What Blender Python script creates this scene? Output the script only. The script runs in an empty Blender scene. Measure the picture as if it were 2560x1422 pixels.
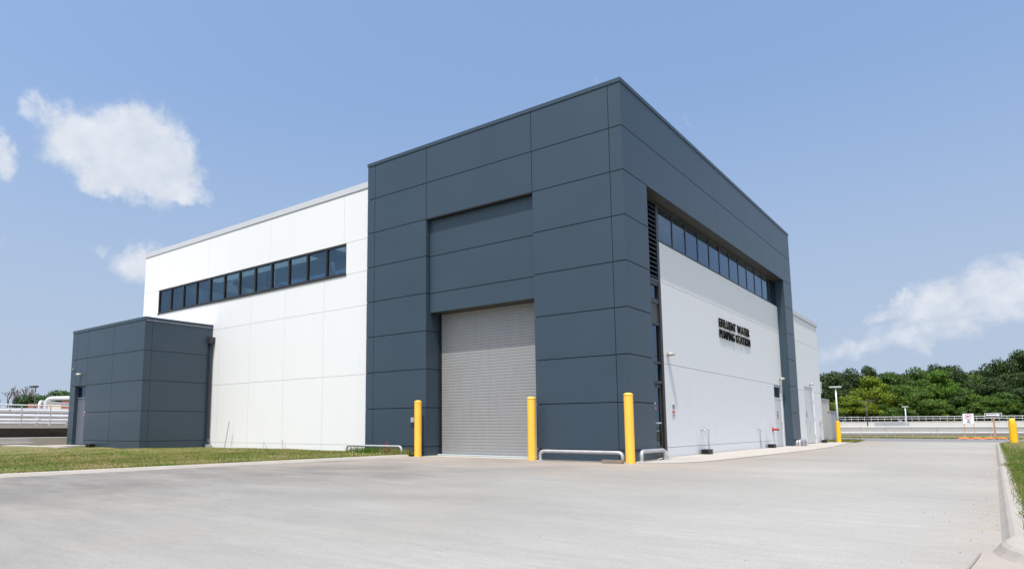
import bpy, bmesh, math, random
import numpy as np
from mathutils import Vector, Matrix
random.seed(7); rng = np.random.default_rng(11)
SC = bpy.context.scene
COL = SC.collection
R = math.radians

# ---------------------------------------------------------------- camera
cd = bpy.data.cameras.new("camera"); cam = bpy.data.objects.new("camera", cd); COL.objects.link(cam)
cam.matrix_world = Matrix(((0.777036, 0.07884, 0.624499, 6.93276), (0.62945, -0.09314, -0.771439, -15.91715),
                           (-0.002654, 0.992527, -0.121999, 0.862923), (0, 0, 0, 1)))
cd.sensor_width = 36; cd.lens = 1684.307 / 2560 * 36
cd.shift_x = (1280 - 1110.646) / 2560; cd.shift_y = (861.839 - 711) / 2560
cd.clip_start = 0.05; cd.clip_end = 5000
SC.camera = cam

# ---------------------------------------------------------------- light
SUN = Vector((0.143, -0.406, 1.0)).normalized()          # direction towards the sun
sd = bpy.data.lights.new("sun", 'SUN'); so = bpy.data.objects.new("sun", sd); COL.objects.link(so)
sd.energy = 3.3; sd.angle = R(0.53); sd.color = (1.0, 0.955, 0.89)
so.rotation_euler = SUN.to_track_quat('Z', 'Y').to_euler(); so.location = (0, -20, 40)

W = bpy.data.worlds.new("World"); SC.world = W; W.use_nodes = True
wn, wl = W.node_tree.nodes, W.node_tree.links
wn.clear()
def N(t, **k):
    n = wn.new(t)
    for a, v in k.items(): setattr(n, a, v)
    return n
def WM(op, a, b=None, c=None, clamp=False):
    n = N('ShaderNodeMath', operation=op); n.use_clamp = clamp
    for i, v in enumerate((a, b, c)):
        if v is None: continue
        if isinstance(v, (int, float)): n.inputs[i].default_value = v
        else: wl.new(v, n.inputs[i])
    return n.outputs[0]
SKY_STRENGTH = 0.15
sky = N('ShaderNodeTexSky', sky_type='NISHITA'); sky.sun_disc = False
sky.sun_elevation = math.asin(SUN.z); sky.sun_rotation = math.atan2(SUN.x, SUN.y)
sky.altitude = 100; sky.air_density = 1.2; sky.dust_density = 3.2; sky.ozone_density = 1.7
tc = N('ShaderNodeTexCoord')
# a hazy summer sky is nearly even towards the horizon: look it up a little higher than the true direction
hz = N('ShaderNodeVectorMath', operation='MULTIPLY_ADD'); wl.new(tc.outputs['Generated'], hz.inputs[0]); hz.inputs[1].default_value = (1, 1, .70); hz.inputs[2].default_value = (0, 0, .30)
hzn = N('ShaderNodeVectorMath', operation='NORMALIZE'); wl.new(hz.outputs[0], hzn.inputs[0]); wl.new(hzn.outputs[0], sky.inputs['Vector'])
sep = N('ShaderNodeSeparateXYZ'); wl.new(tc.outputs['Generated'], sep.inputs[0])
az = WM('ARCTAN2', sep.outputs[0], sep.outputs[1]); el = WM('ARCSINE', sep.outputs[2])
def wnoise(scale, detail, rough, dist=0.0, vec=None):
    n = N('ShaderNodeTexNoise'); n.inputs['Scale'].default_value = scale; n.inputs['Detail'].default_value = detail
    n.inputs['Roughness'].default_value = rough; n.inputs['Distortion'].default_value = dist
    wl.new(vec if vec is not None else tc.outputs['Generated'], n.inputs['Vector']); return n
cmb = N('ShaderNodeCombineXYZ'); wl.new(az, cmb.inputs[0]); wl.new(el, cmb.inputs[1])
warp = wnoise(26, 6, 0.62)
wv = N('ShaderNodeVectorMath', operation='SUBTRACT'); wl.new(warp.outputs['Color'], wv.inputs[0]); wv.inputs[1].default_value = (.5, .5, .5)
ws = N('ShaderNodeVectorMath', operation='SCALE'); wl.new(wv.outputs[0], ws.inputs[0]); ws.inputs['Scale'].default_value = 0.055
wa = N('ShaderNodeVectorMath', operation='ADD'); wl.new(cmb.outputs[0], wa.inputs[0]); wl.new(ws.outputs[0], wa.inputs[1])
# clouds: (azimuth, elevation, half width, half height, tilt, density)
CLOUDS = [(-1.252, .402, .018, .020, -.6, .75), (-1.228, .388, .030, .020, -.7, .9), (-1.190, .368, .060, .042, -.3, 1.15), (-1.135, .366, .072, .056, -.2, 1.35),
          (-1.145, .345, .064, .040, -.35, 1.25), (-1.092, .354, .058, .056, -.2, 1.3), (-1.105, .395, .048, .034, -.1, 1.0), (-1.150, .335, .075, .030, -.2, 1.15), (-1.064, .322, .040, .018, .1, .95), (-1.118, .328, .058, .024, -.3, 1.1), (-1.130, .408, .050, .030, .1, .95), (-1.212, .360, .040, .030, -.4, 1.0), (-1.160, .320, .046, .020, -.15, 1.0),
          (-1.285, .332, .022, .034, 0, .95), (-1.108, .222, .042, .030, 0, 1.0), (-1.160, .236, .026, .014, .2, .5),
          (.030, .164, .090, .036, .10, .92), (-.030, .152, .075, .030, .35, .90), (-.085, .146, .038, .014, .45, .82), (.0, .134, .11, .030, .15, .76),
          (-.055, .112, .095, .024, .15, .70), (-.125, .099, .065, .020, .1, .68), (-.446, .482, .012, .010, .2, .5), (-.319, .418, .009, .018, .2, .42), (-1.28, .232, .03, .014, .2, .42),
          (.45, .30, .16, .05, .1, .9), (.95, .42, .2, .07, .2, .9), (1.6, .25, .22, .05, 0, .9), (2.4, .35, .2, .06, .1, .9), (.75, .16, .12, .03, .1, .8)]
acc = None
for (a, e, sw, sh, tl, den) in CLOUDS:
    mp = N('ShaderNodeMapping', vector_type='TEXTURE'); wl.new(wa.outputs[0], mp.inputs['Vector'])
    mp.inputs['Location'].default_value = (a, e, 0); mp.inputs['Rotation'].default_value = (0, 0, tl); mp.inputs['Scale'].default_value = (sw, sh, 1)
    ln = N('ShaderNodeVectorMath', operation='LENGTH'); wl.new(mp.outputs[0], ln.inputs[0])
    v = WM('MULTIPLY', WM('SUBTRACT', 1.35, ln.outputs['Value'], clamp=True), den)
    acc = v if acc is None else WM('SMOOTH_MAX', acc, v, 0.12)
fine = wnoise(38, 8, 0.66, 0.4)
dens = WM('ADD', acc, WM('MULTIPLY', WM('SUBTRACT', fine.outputs['Fac'], 0.5), .95))
rm = N('ShaderNodeMapRange', interpolation_type='SMOOTHSTEP'); wl.new(dens, rm.inputs['Value'])
rm.inputs['From Min'].default_value = 0.24; rm.inputs['From Max'].default_value = 1.05
rm.inputs['To Min'].default_value = 0; rm.inputs['To Max'].default_value = 0.9
body = wnoise(19, 6, 0.6)
shade = N('ShaderNodeMix', data_type='RGBA'); wl.new(WM('MULTIPLY', WM('SUBTRACT', body.outputs['Fac'], .35), 2.2, clamp=True), shade.inputs['Factor'])
CLOUD_A, CLOUD_B = (0.46, 0.495, 0.555, 1), (0.60, 0.615, 0.64, 1)
shade.inputs['A'].default_value = CLOUD_A; shade.inputs['B'].default_value = CLOUD_B
skm = N('ShaderNodeVectorMath', operation='MULTIPLY'); wl.new(sky.outputs[0], skm.inputs[0]); skm.inputs[1].default_value = (SKY_STRENGTH * .95, SKY_STRENGTH * .985, SKY_STRENGTH)
haze_f = N('ShaderNodeMapRange', interpolation_type='SMOOTHSTEP'); wl.new(el, haze_f.inputs['Value'])
haze_f.inputs['From Min'].default_value = 0.0; haze_f.inputs['From Max'].default_value = 0.50; haze_f.inputs['To Min'].default_value = .8; haze_f.inputs['To Max'].default_value = 0
hzm = N('ShaderNodeMix', data_type='RGBA'); wl.new(haze_f.outputs[0], hzm.inputs['Factor']); wl.new(skm.outputs[0], hzm.inputs['A']); hzm.inputs['B'].default_value = (.335, .385, .455, 1)
mixc = N('ShaderNodeMix', data_type='RGBA'); wl.new(rm.outputs[0], mixc.inputs['Factor'])
wl.new(hzm.outputs['Result'], mixc.inputs['A']); wl.new(shade.outputs['Result'], mixc.inputs['B'])
bg = N('ShaderNodeBackground'); wl.new(mixc.outputs['Result'], bg.inputs['Color']); bg.inputs['Strength'].default_value = 1.0
wo = N('ShaderNodeOutputWorld'); wl.new(bg.outputs[0], wo.inputs['Surface'])
SC.view_settings.view_transform = 'Standard'; SC.view_settings.look = 'None'
SC.view_settings.exposure = 0.58; SC.view_settings.gamma = 1.0; SC.view_settings.use_curve_mapping = False

# ---------------------------------------------------------------- materials
def mat(name, base, rough=0.6, metal=0.0, spec=0.5, var=0.0, vscale=3.0, vstretch=(1, 1, 1), bump=0.0, bscale=40.0, base2=None, detail=6, world=True, rvar=0.0):
    m = bpy.data.materials.new(name); m.use_nodes = True
    nt = m.node_tree; p = nt.nodes['Principled BSDF']; L = nt.links
    p.inputs['Roughness'].default_value = rough; p.inputs['Metallic'].default_value = metal
    p.inputs['Specular IOR Level'].default_value = spec
    b4 = (*base, 1); p.inputs['Base Color'].default_value = b4
    if var or base2 or bump or rvar:
        g = nt.nodes.new('ShaderNodeNewGeometry' if world else 'ShaderNodeTexCoord')
        src = g.outputs['Position'] if world else g.outputs['Object']
        mp = nt.nodes.new('ShaderNodeMapping'); mp.inputs['Scale'].default_value = vstretch; L.new(src, mp.inputs['Vector'])
        n = nt.nodes.new('ShaderNodeTexNoise'); n.inputs['Scale'].default_value = vscale; n.inputs['Detail'].default_value = detail; n.inputs['Roughness'].default_value = .6
        L.new(mp.outputs[0], n.inputs['Vector'])
        if var or base2:
            mx = nt.nodes.new('ShaderNodeMix'); mx.data_type = 'RGBA'
            mr = nt.nodes.new('ShaderNodeMapRange'); mr.inputs['From Min'].default_value = .3; mr.inputs['From Max'].default_value = .7
            L.new(n.outputs['Fac'], mr.inputs['Value']); L.new(mr.outputs[0], mx.inputs['Factor'])
            mx.inputs['A'].default_value = b4 if base2 else (*[c * (1 - var) for c in base], 1)
            mx.inputs['B'].default_value = (*base2, 1) if base2 else (*[min(1, c * (1 + var)) for c in base], 1)
            L.new(mx.outputs['Result'], p.inputs['Base Color'])
        if rvar:
            m2 = nt.nodes.new('ShaderNodeMapRange'); m2.inputs['To Min'].default_value = rough - rvar; m2.inputs['To Max'].default_value = rough + rvar
            L.new(n.outputs['Fac'], m2.inputs['Value']); L.new(m2.outputs[0], p.inputs['Roughness'])
        if bump:
            n2 = nt.nodes.new('ShaderNodeTexNoise'); n2.inputs['Scale'].default_value = bscale; n2.inputs['Detail'].default_value = 4
            L.new(src, n2.inputs['Vector'])
            bp = nt.nodes.new('ShaderNodeBump'); bp.inputs['Strength'].default_value = bump; bp.inputs['Distance'].default_value = .01
            L.new(n2.outputs['Fac'], bp.inputs['Height']); L.new(bp.outputs[0], p.inputs['Normal'])
    return m

M = {}
M['clad'] = mat('slate_cladding', (.0345, .057, .079), .38, 0, .42, var=.05, vscale=.6, rvar=.05)
M['clad_dark'] = mat('joint_shadow_gap', (.012, .015, .02), .8)
M['soffit'] = mat('bronze_soffit', (.05, .047, .043), .4, var=.1, vscale=1)
M['white'] = mat('white_panel', (.69, .70, .70), .55, 0, .35, var=.009, vscale=1.0, vstretch=(6, 6, .35), bump=.02, bscale=30)
M['white_joint'] = mat('white_panel_joint', (.36, .35, .34), .8)
M['flash'] = mat('white_flashing', (0.561, 0.570, 0.578), .4, .2, .5)
M['frame'] = mat('black_window_frame', (.020, .019, .019), .4, 0, .5)
M['int_wall'] = mat('interior_wall', (.45, .52, .54), .8)
M['int_pale'] = mat('interior_steel', (.75, .77, .70), .6)
M['shutter'] = mat('shutter_steel', (0.290, 0.290, 0.286), .42, .15, .5, var=.05, vscale=2, vstretch=(3, 3, .5))
M['door_grey'] = mat('door_grey', (.105, .115, .145), .45)
M['door_pale'] = mat('door_pale', (.56, .58, .57), .45)
M['yellow'] = mat('yellow_sleeve', (.95, .51, .066), .42, 0, .4, var=.05, vscale=2.5)
M['yellow_deep'] = mat('yellow_paint', (.84, .47, .010), .45, 0, .4, var=.06, vscale=2.5)
M['galv'] = mat('galvanised_steel', (.50, .50, .50), .42, .55, .5, var=.12, vscale=9)
M['galv_white'] = mat('bright_steel', (0.612, 0.620, 0.629), .4, .2, .5)
M['pipe'] = mat('insulated_pipe_jacket', (0.651, 0.660, 0.678), .35, .35, .5, var=.05, vscale=2)
M['concrete'] = mat('pale_concrete', (.385, .36, .325), .85, 0, .3, var=.07, vscale=1.3, bump=.15, bscale=60)
M['concrete_far'] = mat('tank_concrete', (0.442, 0.425, 0.391), .85, 0, .3, var=.12, vscale=.12, vstretch=(1, 1, .4))
M['concrete_old'] = mat('weathered_concrete', (0.255, 0.230, 0.204), .9, 0, .3, var=.2, vscale=.9, vstretch=(1, 1, 2))
M['kerb'] = mat('kerb_concrete', (.335, .31, .278), .85, 0, .3, var=.07, vscale=2.2, bump=.2, bscale=50)
M['lamp'] = mat('lamp_housing', (.38, .37, .335), .4, .1)
M['lens'] = mat('lamp_lens', (.75, .72, .6), .2)
M['black'] = mat('black_plastic', (.012, .012, .013), .45)
M['red'] = mat('red_paint', (.36, .022, .014), .4)
M['sign_white'] = mat('sign_white', (.80, .80, .82), .4)
M['sign_black'] = mat('sign_black', (.015, .015, .02), .4)
M['sign_red'] = mat('sign_red', (.60, .03, .04), .4)
M['letters'] = mat('dark_bronze_letters', (.010, .008, .008), .85, 0, .08)
M['orange'] = mat('orange_sandbag', (.85, .18, .03), .7, var=.15, vscale=6)
M['wood'] = mat('timber', (.42, .24, .14), .75, var=.12, vscale=4, vstretch=(6, 6, 1))
M['oldwood'] = mat('weathered_timber', (.22, .17, .13), .85, var=.2, vscale=6)
M['cream'] = mat('cream_cabinet', (.48, .45, .40), .5)
M['cabgrey'] = mat('grey_cabinet', (.32, .33, .35), .5)
M['dark_metal'] = mat('dark_pole', (.05, .05, .055), .5)
M['brick'] = mat('red_brick', (.28, .10, .065), .85, var=.15, vscale=3)
M['beige'] = mat('beige_render', (.55, .47, .37), .8)
M['bark'] = mat('bark', (.10, .08, .06), .9, var=.2, vscale=2)
M['deadbark'] = mat('dead_bark', (.22, .18, .17), .9)
M['apron'] = mat('worn_apron_concrete', (.30, .27, .24), .88, 0, .3, var=.08, vscale=1.2, bump=.15, bscale=60)
M['downpipe'] = mat('dark_downpipe', (.022, .026, .033), .4, 0, .5)
M['undercut_shade'] = mat('concrete_painted_shade', (.10, .085, .075), .9, 0, .2, var=.35, vscale=.6, vstretch=(1, 1, 3))  # shade below the overhanging coping, put into the concrete colour
M['concrete_grey'] = mat('grey_wall_concrete', (.26, .27, .28), .9, var=.15, vscale=.4)
M['gravel'] = mat('loose_grit', (.23, .215, .195), .9, var=.3, vscale=20)
M['soil'] = mat('bare_soil', (.085, .068, .058), .95, var=.25, vscale=.5, base2=None)

def road_mat():
    m = bpy.data.materials.new('bleached_asphalt'); m.use_nodes = True; nt = m.node_tree; L = nt.links; p = nt.nodes['Principled BSDF']
    p.inputs['Roughness'].default_value = .88; p.inputs['Specular IOR Level'].default_value = .3
    g = nt.nodes.new('ShaderNodeNewGeometry')
    def noise(sc, st=(1, 1, 1), det=6, ro=.6, loc=(0, 0, 0), rot=0):
        mp = nt.nodes.new('ShaderNodeMapping'); mp.inputs['Scale'].default_value = st; mp.inputs['Location'].default_value = loc; mp.inputs['Rotation'].default_value = (0, 0, rot)
        L.new(g.outputs['Position'], mp.inputs['Vector'])
        n = nt.nodes.new('ShaderNodeTexNoise'); n.inputs['Scale'].default_value = sc; n.inputs['Detail'].default_value = det; n.inputs['Roughness'].default_value = ro
        L.new(mp.outputs[0], n.inputs['Vector']); return n.outputs['Fac']
    def ramp(f, a, b, lo, hi):
        r = nt.nodes.new('ShaderNodeMapRange'); r.inputs['From Min'].default_value = a; r.inputs['From Max'].default_value = b
        r.inputs['To Min'].default_value = lo; r.inputs['To Max'].default_value = hi; L.new(f, r.inputs['Value']); return r.outputs[0]
    def mul(a, b):
        n = nt.nodes.new('ShaderNodeMath'); n.operation = 'MULTIPLY'; L.new(a, n.inputs[0]); L.new(b, n.inputs[1]); return n.outputs[0]
    # sandy dust that has gathered in front of the door and along the kerbs (a stain of its own) over grey asphalt
    sp = nt.nodes.new('ShaderNodeSeparateXYZ'); L.new(g.outputs['Position'], sp.inputs[0])
    dusty = nt.nodes.new('ShaderNodeMath'); dusty.operation = 'ADD'; L.new(ramp(sp.outputs[1], -7.5, -1.5, 0, .8), dusty.inputs[0]); L.new(ramp(noise(.45), .35, .7, -.35, .45), dusty.inputs[1])
    lim = ramp(sp.outputs[0], 1.5, 3.5, 1, .15)
    k2 = nt.nodes.new('ShaderNodeMath'); k2.operation = 'MAXIMUM'; L.new(mul(dusty.outputs[0], lim), k2.inputs[0])
    kb = nt.nodes.new('ShaderNodeMath'); kb.operation = 'MULTIPLY'; L.new(ramp(sp.outputs[0], 6.35, 6.9, 0, 1), kb.inputs[0]); L.new(ramp(noise(1.6), .35, .65, .2, 1), kb.inputs[1]); L.new(kb.outputs[0], k2.inputs[1])
    k2.use_clamp = True
    mx = nt.nodes.new('ShaderNodeMix'); mx.data_type = 'RGBA'; L.new(k2.outputs[0], mx.inputs['Factor'])
    mx.inputs['B'].default_value = (.300, .262, .226, 1)
    v = mul(ramp(noise(.35, (1, 1, 1)), .3, .7, .94, 1.05), ramp(noise(.5, (.6, 2.2, 1), 8, .65, rot=.35), .3, .7, .945, 1.05))
    v = mul(v, ramp(noise(1.6, (.35, 3, 1), 7, .75, (3, 1, 0), -.22), .35, .68, .95, 1.035))
    v = mul(v, ramp(noise(110, det=3, ro=.75), .25, .75, .72, 1.28))
    v = mul(v, ramp(noise(16, det=5, ro=.8, loc=(5, 5, 0)), .66, .74, 1.0, 1.22))
    vo = nt.nodes.new('ShaderNodeTexVoronoi'); vo.feature = 'DISTANCE_TO_EDGE'; vo.inputs['Scale'].default_value = .16
    wv_ = nt.nodes.new('ShaderNodeTexNoise'); wv_.inputs['Scale'].default_value = .9; wv_.inputs['Detail'].default_value = 6; L.new(g.outputs['Position'], wv_.inputs['Vector'])
    wm_ = nt.nodes.new('ShaderNodeVectorMath'); wm_.operation = 'MULTIPLY_ADD'; L.new(wv_.outputs['Color'], wm_.inputs[0]); wm_.inputs[1].default_value = (1.6, 1.6, 0); L.new(g.outputs['Position'], wm_.inputs[2]); L.new(wm_.outputs[0], vo.inputs['Vector'])
    v = mul(v, ramp(vo.outputs['Distance'], .0, .0022, .90, 1.0))
    v = mul(v, ramp(noise(5.5, (.6, 2, 1), 8, .8, (1, 4, 0), .2), .3, .7, .90, 1.09))
    v = mul(v, ramp(noise(38, det=5, ro=.85, loc=(2, 9, 0)), .3, .7, .86, 1.14))
    v = mul(v, ramp(noise(9, det=6, ro=.75, loc=(11, 3, 0)), .69, .74, 1.0, 1.18))
    v = mul(v, ramp(noise(.22, (1, 1, 1), 4, .5, (7, 7, 0)), .35, .65, .93, 1.05))
    # worn, darker band of asphalt that runs along the left kerb
    wf = mul(ramp(sp.outputs[0], 4.5, -4.0, 0, 1), ramp(noise(.55, (.7, 2.0, 1), 7, .7, (9, 2, 0), .3), .32, .60, .45, 1))
    mx2 = nt.nodes.new('ShaderNodeMix'); mx2.data_type = 'RGBA'; L.new(wf, mx2.inputs['Factor']); mx2.inputs['A'].default_value = (.290, .288, .268, 1); mx2.inputs['B'].default_value = (.150, .142, .130, 1); L.new(mx2.outputs['Result'], mx.inputs['A'])
    sc = nt.nodes.new('ShaderNodeVectorMath'); sc.operation = 'SCALE'; L.new(mx.outputs['Result'], sc.inputs[0]); L.new(v, sc.inputs['Scale'])
    L.new(sc.outputs[0], p.inputs['Base Color'])
    bp = nt.nodes.new('ShaderNodeBump'); bp.inputs['Strength'].default_value = .35; bp.inputs['Distance'].default_value = .006
    L.new(noise(140, det=3), bp.inputs['Height']); L.new(bp.outputs[0], p.inputs['Normal'])
    return m
M['road'] = road_mat()
M['road2'] = mat('darker_asphalt', (0.170, 0.170, 0.174), .9, 0, .3, var=.08, vscale=.3, vstretch=(.3, 2, 1), bump=.2, bscale=90)

def grass_mat(name, cols, sc=.7, detail=6, trans=False):
    m = bpy.data.materials.new(name); m.use_nodes = True; nt = m.node_tree; L = nt.links; p = nt.nodes['Principled BSDF']
    p.inputs['Roughness'].default_value = .7; p.inputs['Specular IOR Level'].default_value = .25
    g = nt.nodes.new('ShaderNodeNewGeometry')
    n = nt.nodes.new('ShaderNodeTexNoise'); n.inputs['Scale'].default_value = sc; n.inputs['Detail'].default_value = detail; n.inputs['Roughness'].default_value = .65
    L.new(g.outputs['Position'], n.inputs['Vector'])
    r = nt.nodes.new('ShaderNodeValToRGB'); e = r.color_ramp.elements
    e[0].position = .32; e[0].color = (*cols[0], 1); e[1].position = .68; e[1].color = (*cols[-1], 1)
    for i, c in enumerate(cols[1:-1], 1):
        k = e.new(.32 + .36 * i / (len(cols) - 1)); k.color = (*c, 1)
    n2 = nt.nodes.new('ShaderNodeTexNoise'); n2.inputs['Scale'].default_value = 9; n2.inputs['Detail'].default_value = 2
    L.new(g.outputs['Position'], n2.inputs['Vector'])
    ad = nt.nodes.new('ShaderNodeMath'); ad.operation = 'MULTIPLY_ADD'; L.new(n2.outputs['Fac'], ad.inputs[0]); ad.inputs[1].default_value = .35
    sb = nt.nodes.new('ShaderNodeMath'); sb.operation = 'SUBTRACT'; L.new(n.outputs['Fac'], sb.inputs[0]); sb.inputs[1].default_value = .175
    L.new(sb.outputs[0], ad.inputs[2]); L.new(ad.outputs[0], r.inputs['Fac']); L.new(r.outputs['Color'], p.inputs['Base Color'])
    return m
GRG = [(.055, .115, .014), (.085, .145, .018), (.12, .155, .03), (.19, .17, .06)]
GR = [(.060, .125, .012), (.115, .160, .022), (.185, .180, .048), (.27, .205, .095)]
M['turf'] = grass_mat('turf', [(.075, .11, .02), (.12, .135, .03), (.19, .155, .06), (.25, .17, .09)])
M['blade'] = grass_mat('grass_blades', GR, .9)
M['blade_green'] = grass_mat('green_blades', GRG, .8)
M['turf_far'] = grass_mat('far_turf', [(.10, .13, .03), (.16, .15, .05), (.2, .16, .08)], .25)

def leaf_mat():
    m = bpy.data.materials.new('leaves'); m.use_nodes = True; nt = m.node_tree; L = nt.links; p = nt.nodes['Principled BSDF']
    p.inputs['Roughness'].default_value = .55; p.inputs['Specular IOR Level'].default_value = .25
    oi = nt.nodes.new('ShaderNodeObjectInfo'); g = nt.nodes.new('ShaderNodeNewGeometry')
    n = nt.nodes.new('ShaderNodeTexNoise'); n.inputs['Scale'].default_value = .45; n.inputs['Detail'].default_value = 5; L.new(g.outputs['Position'], n.inputs['Vector'])
    r = nt.nodes.new('ShaderNodeMapRange'); r.inputs['From Min'].default_value = .3; r.inputs['From Max'].default_value = .7; r.inputs['To Min'].default_value = .65; r.inputs['To Max'].default_value = 1.4
    L.new(n.outputs['Fac'], r.inputs['Value'])
    sc = nt.nodes.new('ShaderNodeVectorMath'); sc.operation = 'SCALE'; L.new(oi.outputs['Color'], sc.inputs[0]); L.new(r.outputs[0], sc.inputs['Scale'])
    L.new(sc.outputs[0], p.inputs['Base Color'])
    tr = nt.nodes.new('ShaderNodeBsdfTranslucent'); L.new(sc.outputs[0], tr.inputs['Color'])
    mx = nt.nodes.new('ShaderNodeMixShader'); mx.inputs[0].default_value = .25; L.new(p.outputs[0], mx.inputs[1]); L.new(tr.outputs[0], mx.inputs[2])
    L.new(mx.outputs[0], nt.nodes['Material Output'].inputs['Surface'])
    return m
M['leaf'] = leaf_mat()

def glass_mat(name, tint, f0, rough=.02, gcol=(.72, .87, 1)):
    m = bpy.data.materials.new(name); m.use_nodes = True; nt = m.node_tree; L = nt.links; nt.nodes.remove(nt.nodes['Principled BSDF'])
    t = nt.nodes.new('ShaderNodeBsdfTransparent'); t.inputs['Color'].default_value = (*tint, 1)
    gl = nt.nodes.new('ShaderNodeBsdfGlossy'); gl.inputs['Roughness'].default_value = rough; gl.inputs['Color'].default_value = (*gcol, 1)
    g = nt.nodes.new('ShaderNodeNewGeometry'); dp = nt.nodes.new('ShaderNodeVectorMath'); dp.operation = 'DOT_PRODUCT'
    L.new(g.outputs['Normal'], dp.inputs[0]); L.new(g.outputs['Incoming'], dp.inputs[1])
    def mm(op, a, b=None):
        n = nt.nodes.new('ShaderNodeMath'); n.operation = op
        for k, v in enumerate((a, b)):
            if v is None: continue
            if isinstance(v, (int, float)): n.inputs[k].default_value = v
            else: L.new(v, n.inputs[k])
        return n.outputs[0]
    f = mm('ADD', mm('MULTIPLY', mm('POWER', mm('SUBTRACT', 1.0, mm('ABSOLUTE', dp.outputs['Value'])), 5.0), 1 - f0), f0)
    mx = nt.nodes.new('ShaderNodeMixShader'); L.new(f, mx.inputs[0]); L.new(t.outputs[0], mx.inputs[1]); L.new(gl.outputs[0], mx.inputs[2])
    L.new(mx.outputs[0], nt.nodes['Material Output'].inputs['Surface']); return m
M['clear'] = glass_mat('added_skylight_glass', (.95, .96, .96), .03)
M['glass'] = glass_mat('window_glass', (.40, .52, .61), .085)

# ---------------------------------------------------------------- helpers
def bx(bm, x0, x1, y0, y1, z0, z1):
    v = [bm.verts.new(p) for p in ((x0, y0, z0), (x1, y0, z0), (x1, y1, z0), (x0, y1, z0), (x0, y0, z1), (x1, y0, z1), (x1, y1, z1), (x0, y1, z1))]
    for f in ((0, 3, 2, 1), (4, 5, 6, 7), (0, 1, 5, 4), (1, 2, 6, 5), (2, 3, 7, 6), (3, 0, 4, 7)): bm.faces.new([v[i] for i in f])
def boxes(*bs):
    bm = bmesh.new()
    for b in bs: bx(bm, *b)
    return bm
def obj(name, bm, material, parent=None, smooth=False, loc=None):
    me = bpy.data.meshes.new(name)
    bmesh.ops.recalc_face_normals(bm, faces=bm.faces)
    bm.to_mesh(me); bm.free()
    for m in (material if isinstance(material, (list, tuple)) else [material]): me.materials.append(M[m] if isinstance(m, str) else m)
    if smooth:
        for p in me.polygons: p.use_smooth = True
    o = bpy.data.objects.new(name, me); COL.objects.link(o)
    if parent is not None: o.parent = parent
    if loc is not None: o.location = loc
    return o
def bevel(bm, w=.01, seg=2):
    bmesh.ops.bevel(bm, geom=list(bm.edges), offset=w, segments=seg, affect='EDGES', clamp_overlap=True); return bm
def tag(o, label=None, cat=None, group=None, kind=None):
    for k, v in (('label', label), ('category', cat), ('group', group), ('kind', kind)):
        if v: o[k] = v
    return o
def thing(name, label, cat, loc=(0, 0, 0), rz=0, group=None):
    o = bpy.data.objects.new(name, None); COL.objects.link(o); o.location = loc; o.rotation_euler = (0, 0, rz); o.empty_display_size = .2
    return tag(o, label, cat, group)
def dup(root, loc, rz=None, label=None):
    r = root.copy(); COL.objects.link(r); r.location = loc
    if rz is not None: r.rotation_euler = (0, 0, rz)
    if label: r['label'] = label
    for ch in root.children:
        c = ch.copy(); COL.objects.link(c); c.parent = r
        for g in ch.children:
            d = g.copy(); COL.objects.link(d); d.parent = c
    return r
def tube(bm, pts, rad, seg=10, cap=True):
    pts = [Vector(p) for p in pts]; rings = []; rads = rad if isinstance(rad, (list, tuple)) else [rad] * len(pts)
    up = None
    for i, p in enumerate(pts):
        t = (pts[min(i + 1, len(pts) - 1)] - pts[max(i - 1, 0)]).normalized()
        if up is None:
            up = Vector((0, 0, 1)) if abs(t.z) < .9 else Vector((1, 0, 0))
        a = t.cross(up)
        if a.length < 1e-4: a = t.cross(Vector((0, 1, 0)))
        a.normalize(); b = t.cross(a).normalized(); up = b * -1 if False else a.cross(t)
        rings.append([bm.verts.new(p + (a * math.cos(k * 2 * math.pi / seg) + b * math.sin(k * 2 * math.pi / seg)) * rads[i]) for k in range(seg)])
    for r0, r1 in zip(rings, rings[1:]):
        for k in range(seg): bm.faces.new((r0[k], r0[(k + 1) % seg], r1[(k + 1) % seg], r1[k]))
    if cap: bm.faces.new(rings[0][::-1]); bm.faces.new(rings[-1])
def lathe(bm, prof, seg=24, c=(0, 0, 0)):
    rings = []
    for r, z in prof:
        if r < 1e-5: rings.append([bm.verts.new((c[0], c[1], c[2] + z))])
        else: rings.append([bm.verts.new((c[0] + r * math.cos(2 * math.pi * k / seg), c[1] + r * math.sin(2 * math.pi * k / seg), c[2] + z)) for k in range(seg)])
    for a, b in zip(rings, rings[1:]):
        if len(a) == 1 and len(b) == 1: continue
        for k in range(seg):
            k2 = (k + 1) % seg
            if len(a) == 1: bm.faces.new((a[0], b[k2], b[k]))
            elif len(b) == 1: bm.faces.new((a[k], a[k2], b[0]))
            else: bm.faces.new((a[k], a[k2], b[k2], b[k]))
def arc_pipe(pts, r, n=5):
    """polyline with rounded corners of radius r"""
    pts = [Vector(p) for p in pts]; out = [pts[0]]
    for a, b, c in zip(pts, pts[1:], pts[2:]):
        d0 = (a - b).normalized(); d1 = (c - b).normalized(); p0 = b + d0 * r; p1 = b + d1 * r
        for i in range(n + 1):
            t = i / n; out.append(p0 * (1 - t) ** 2 + b * 2 * t * (1 - t) + p1 * t * t)
    return out + [pts[-1]]
def poly(bm, pts, z):
    f = bm.faces.new([bm.verts.new((x, y, z)) for x, y in pts]); return f
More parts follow.
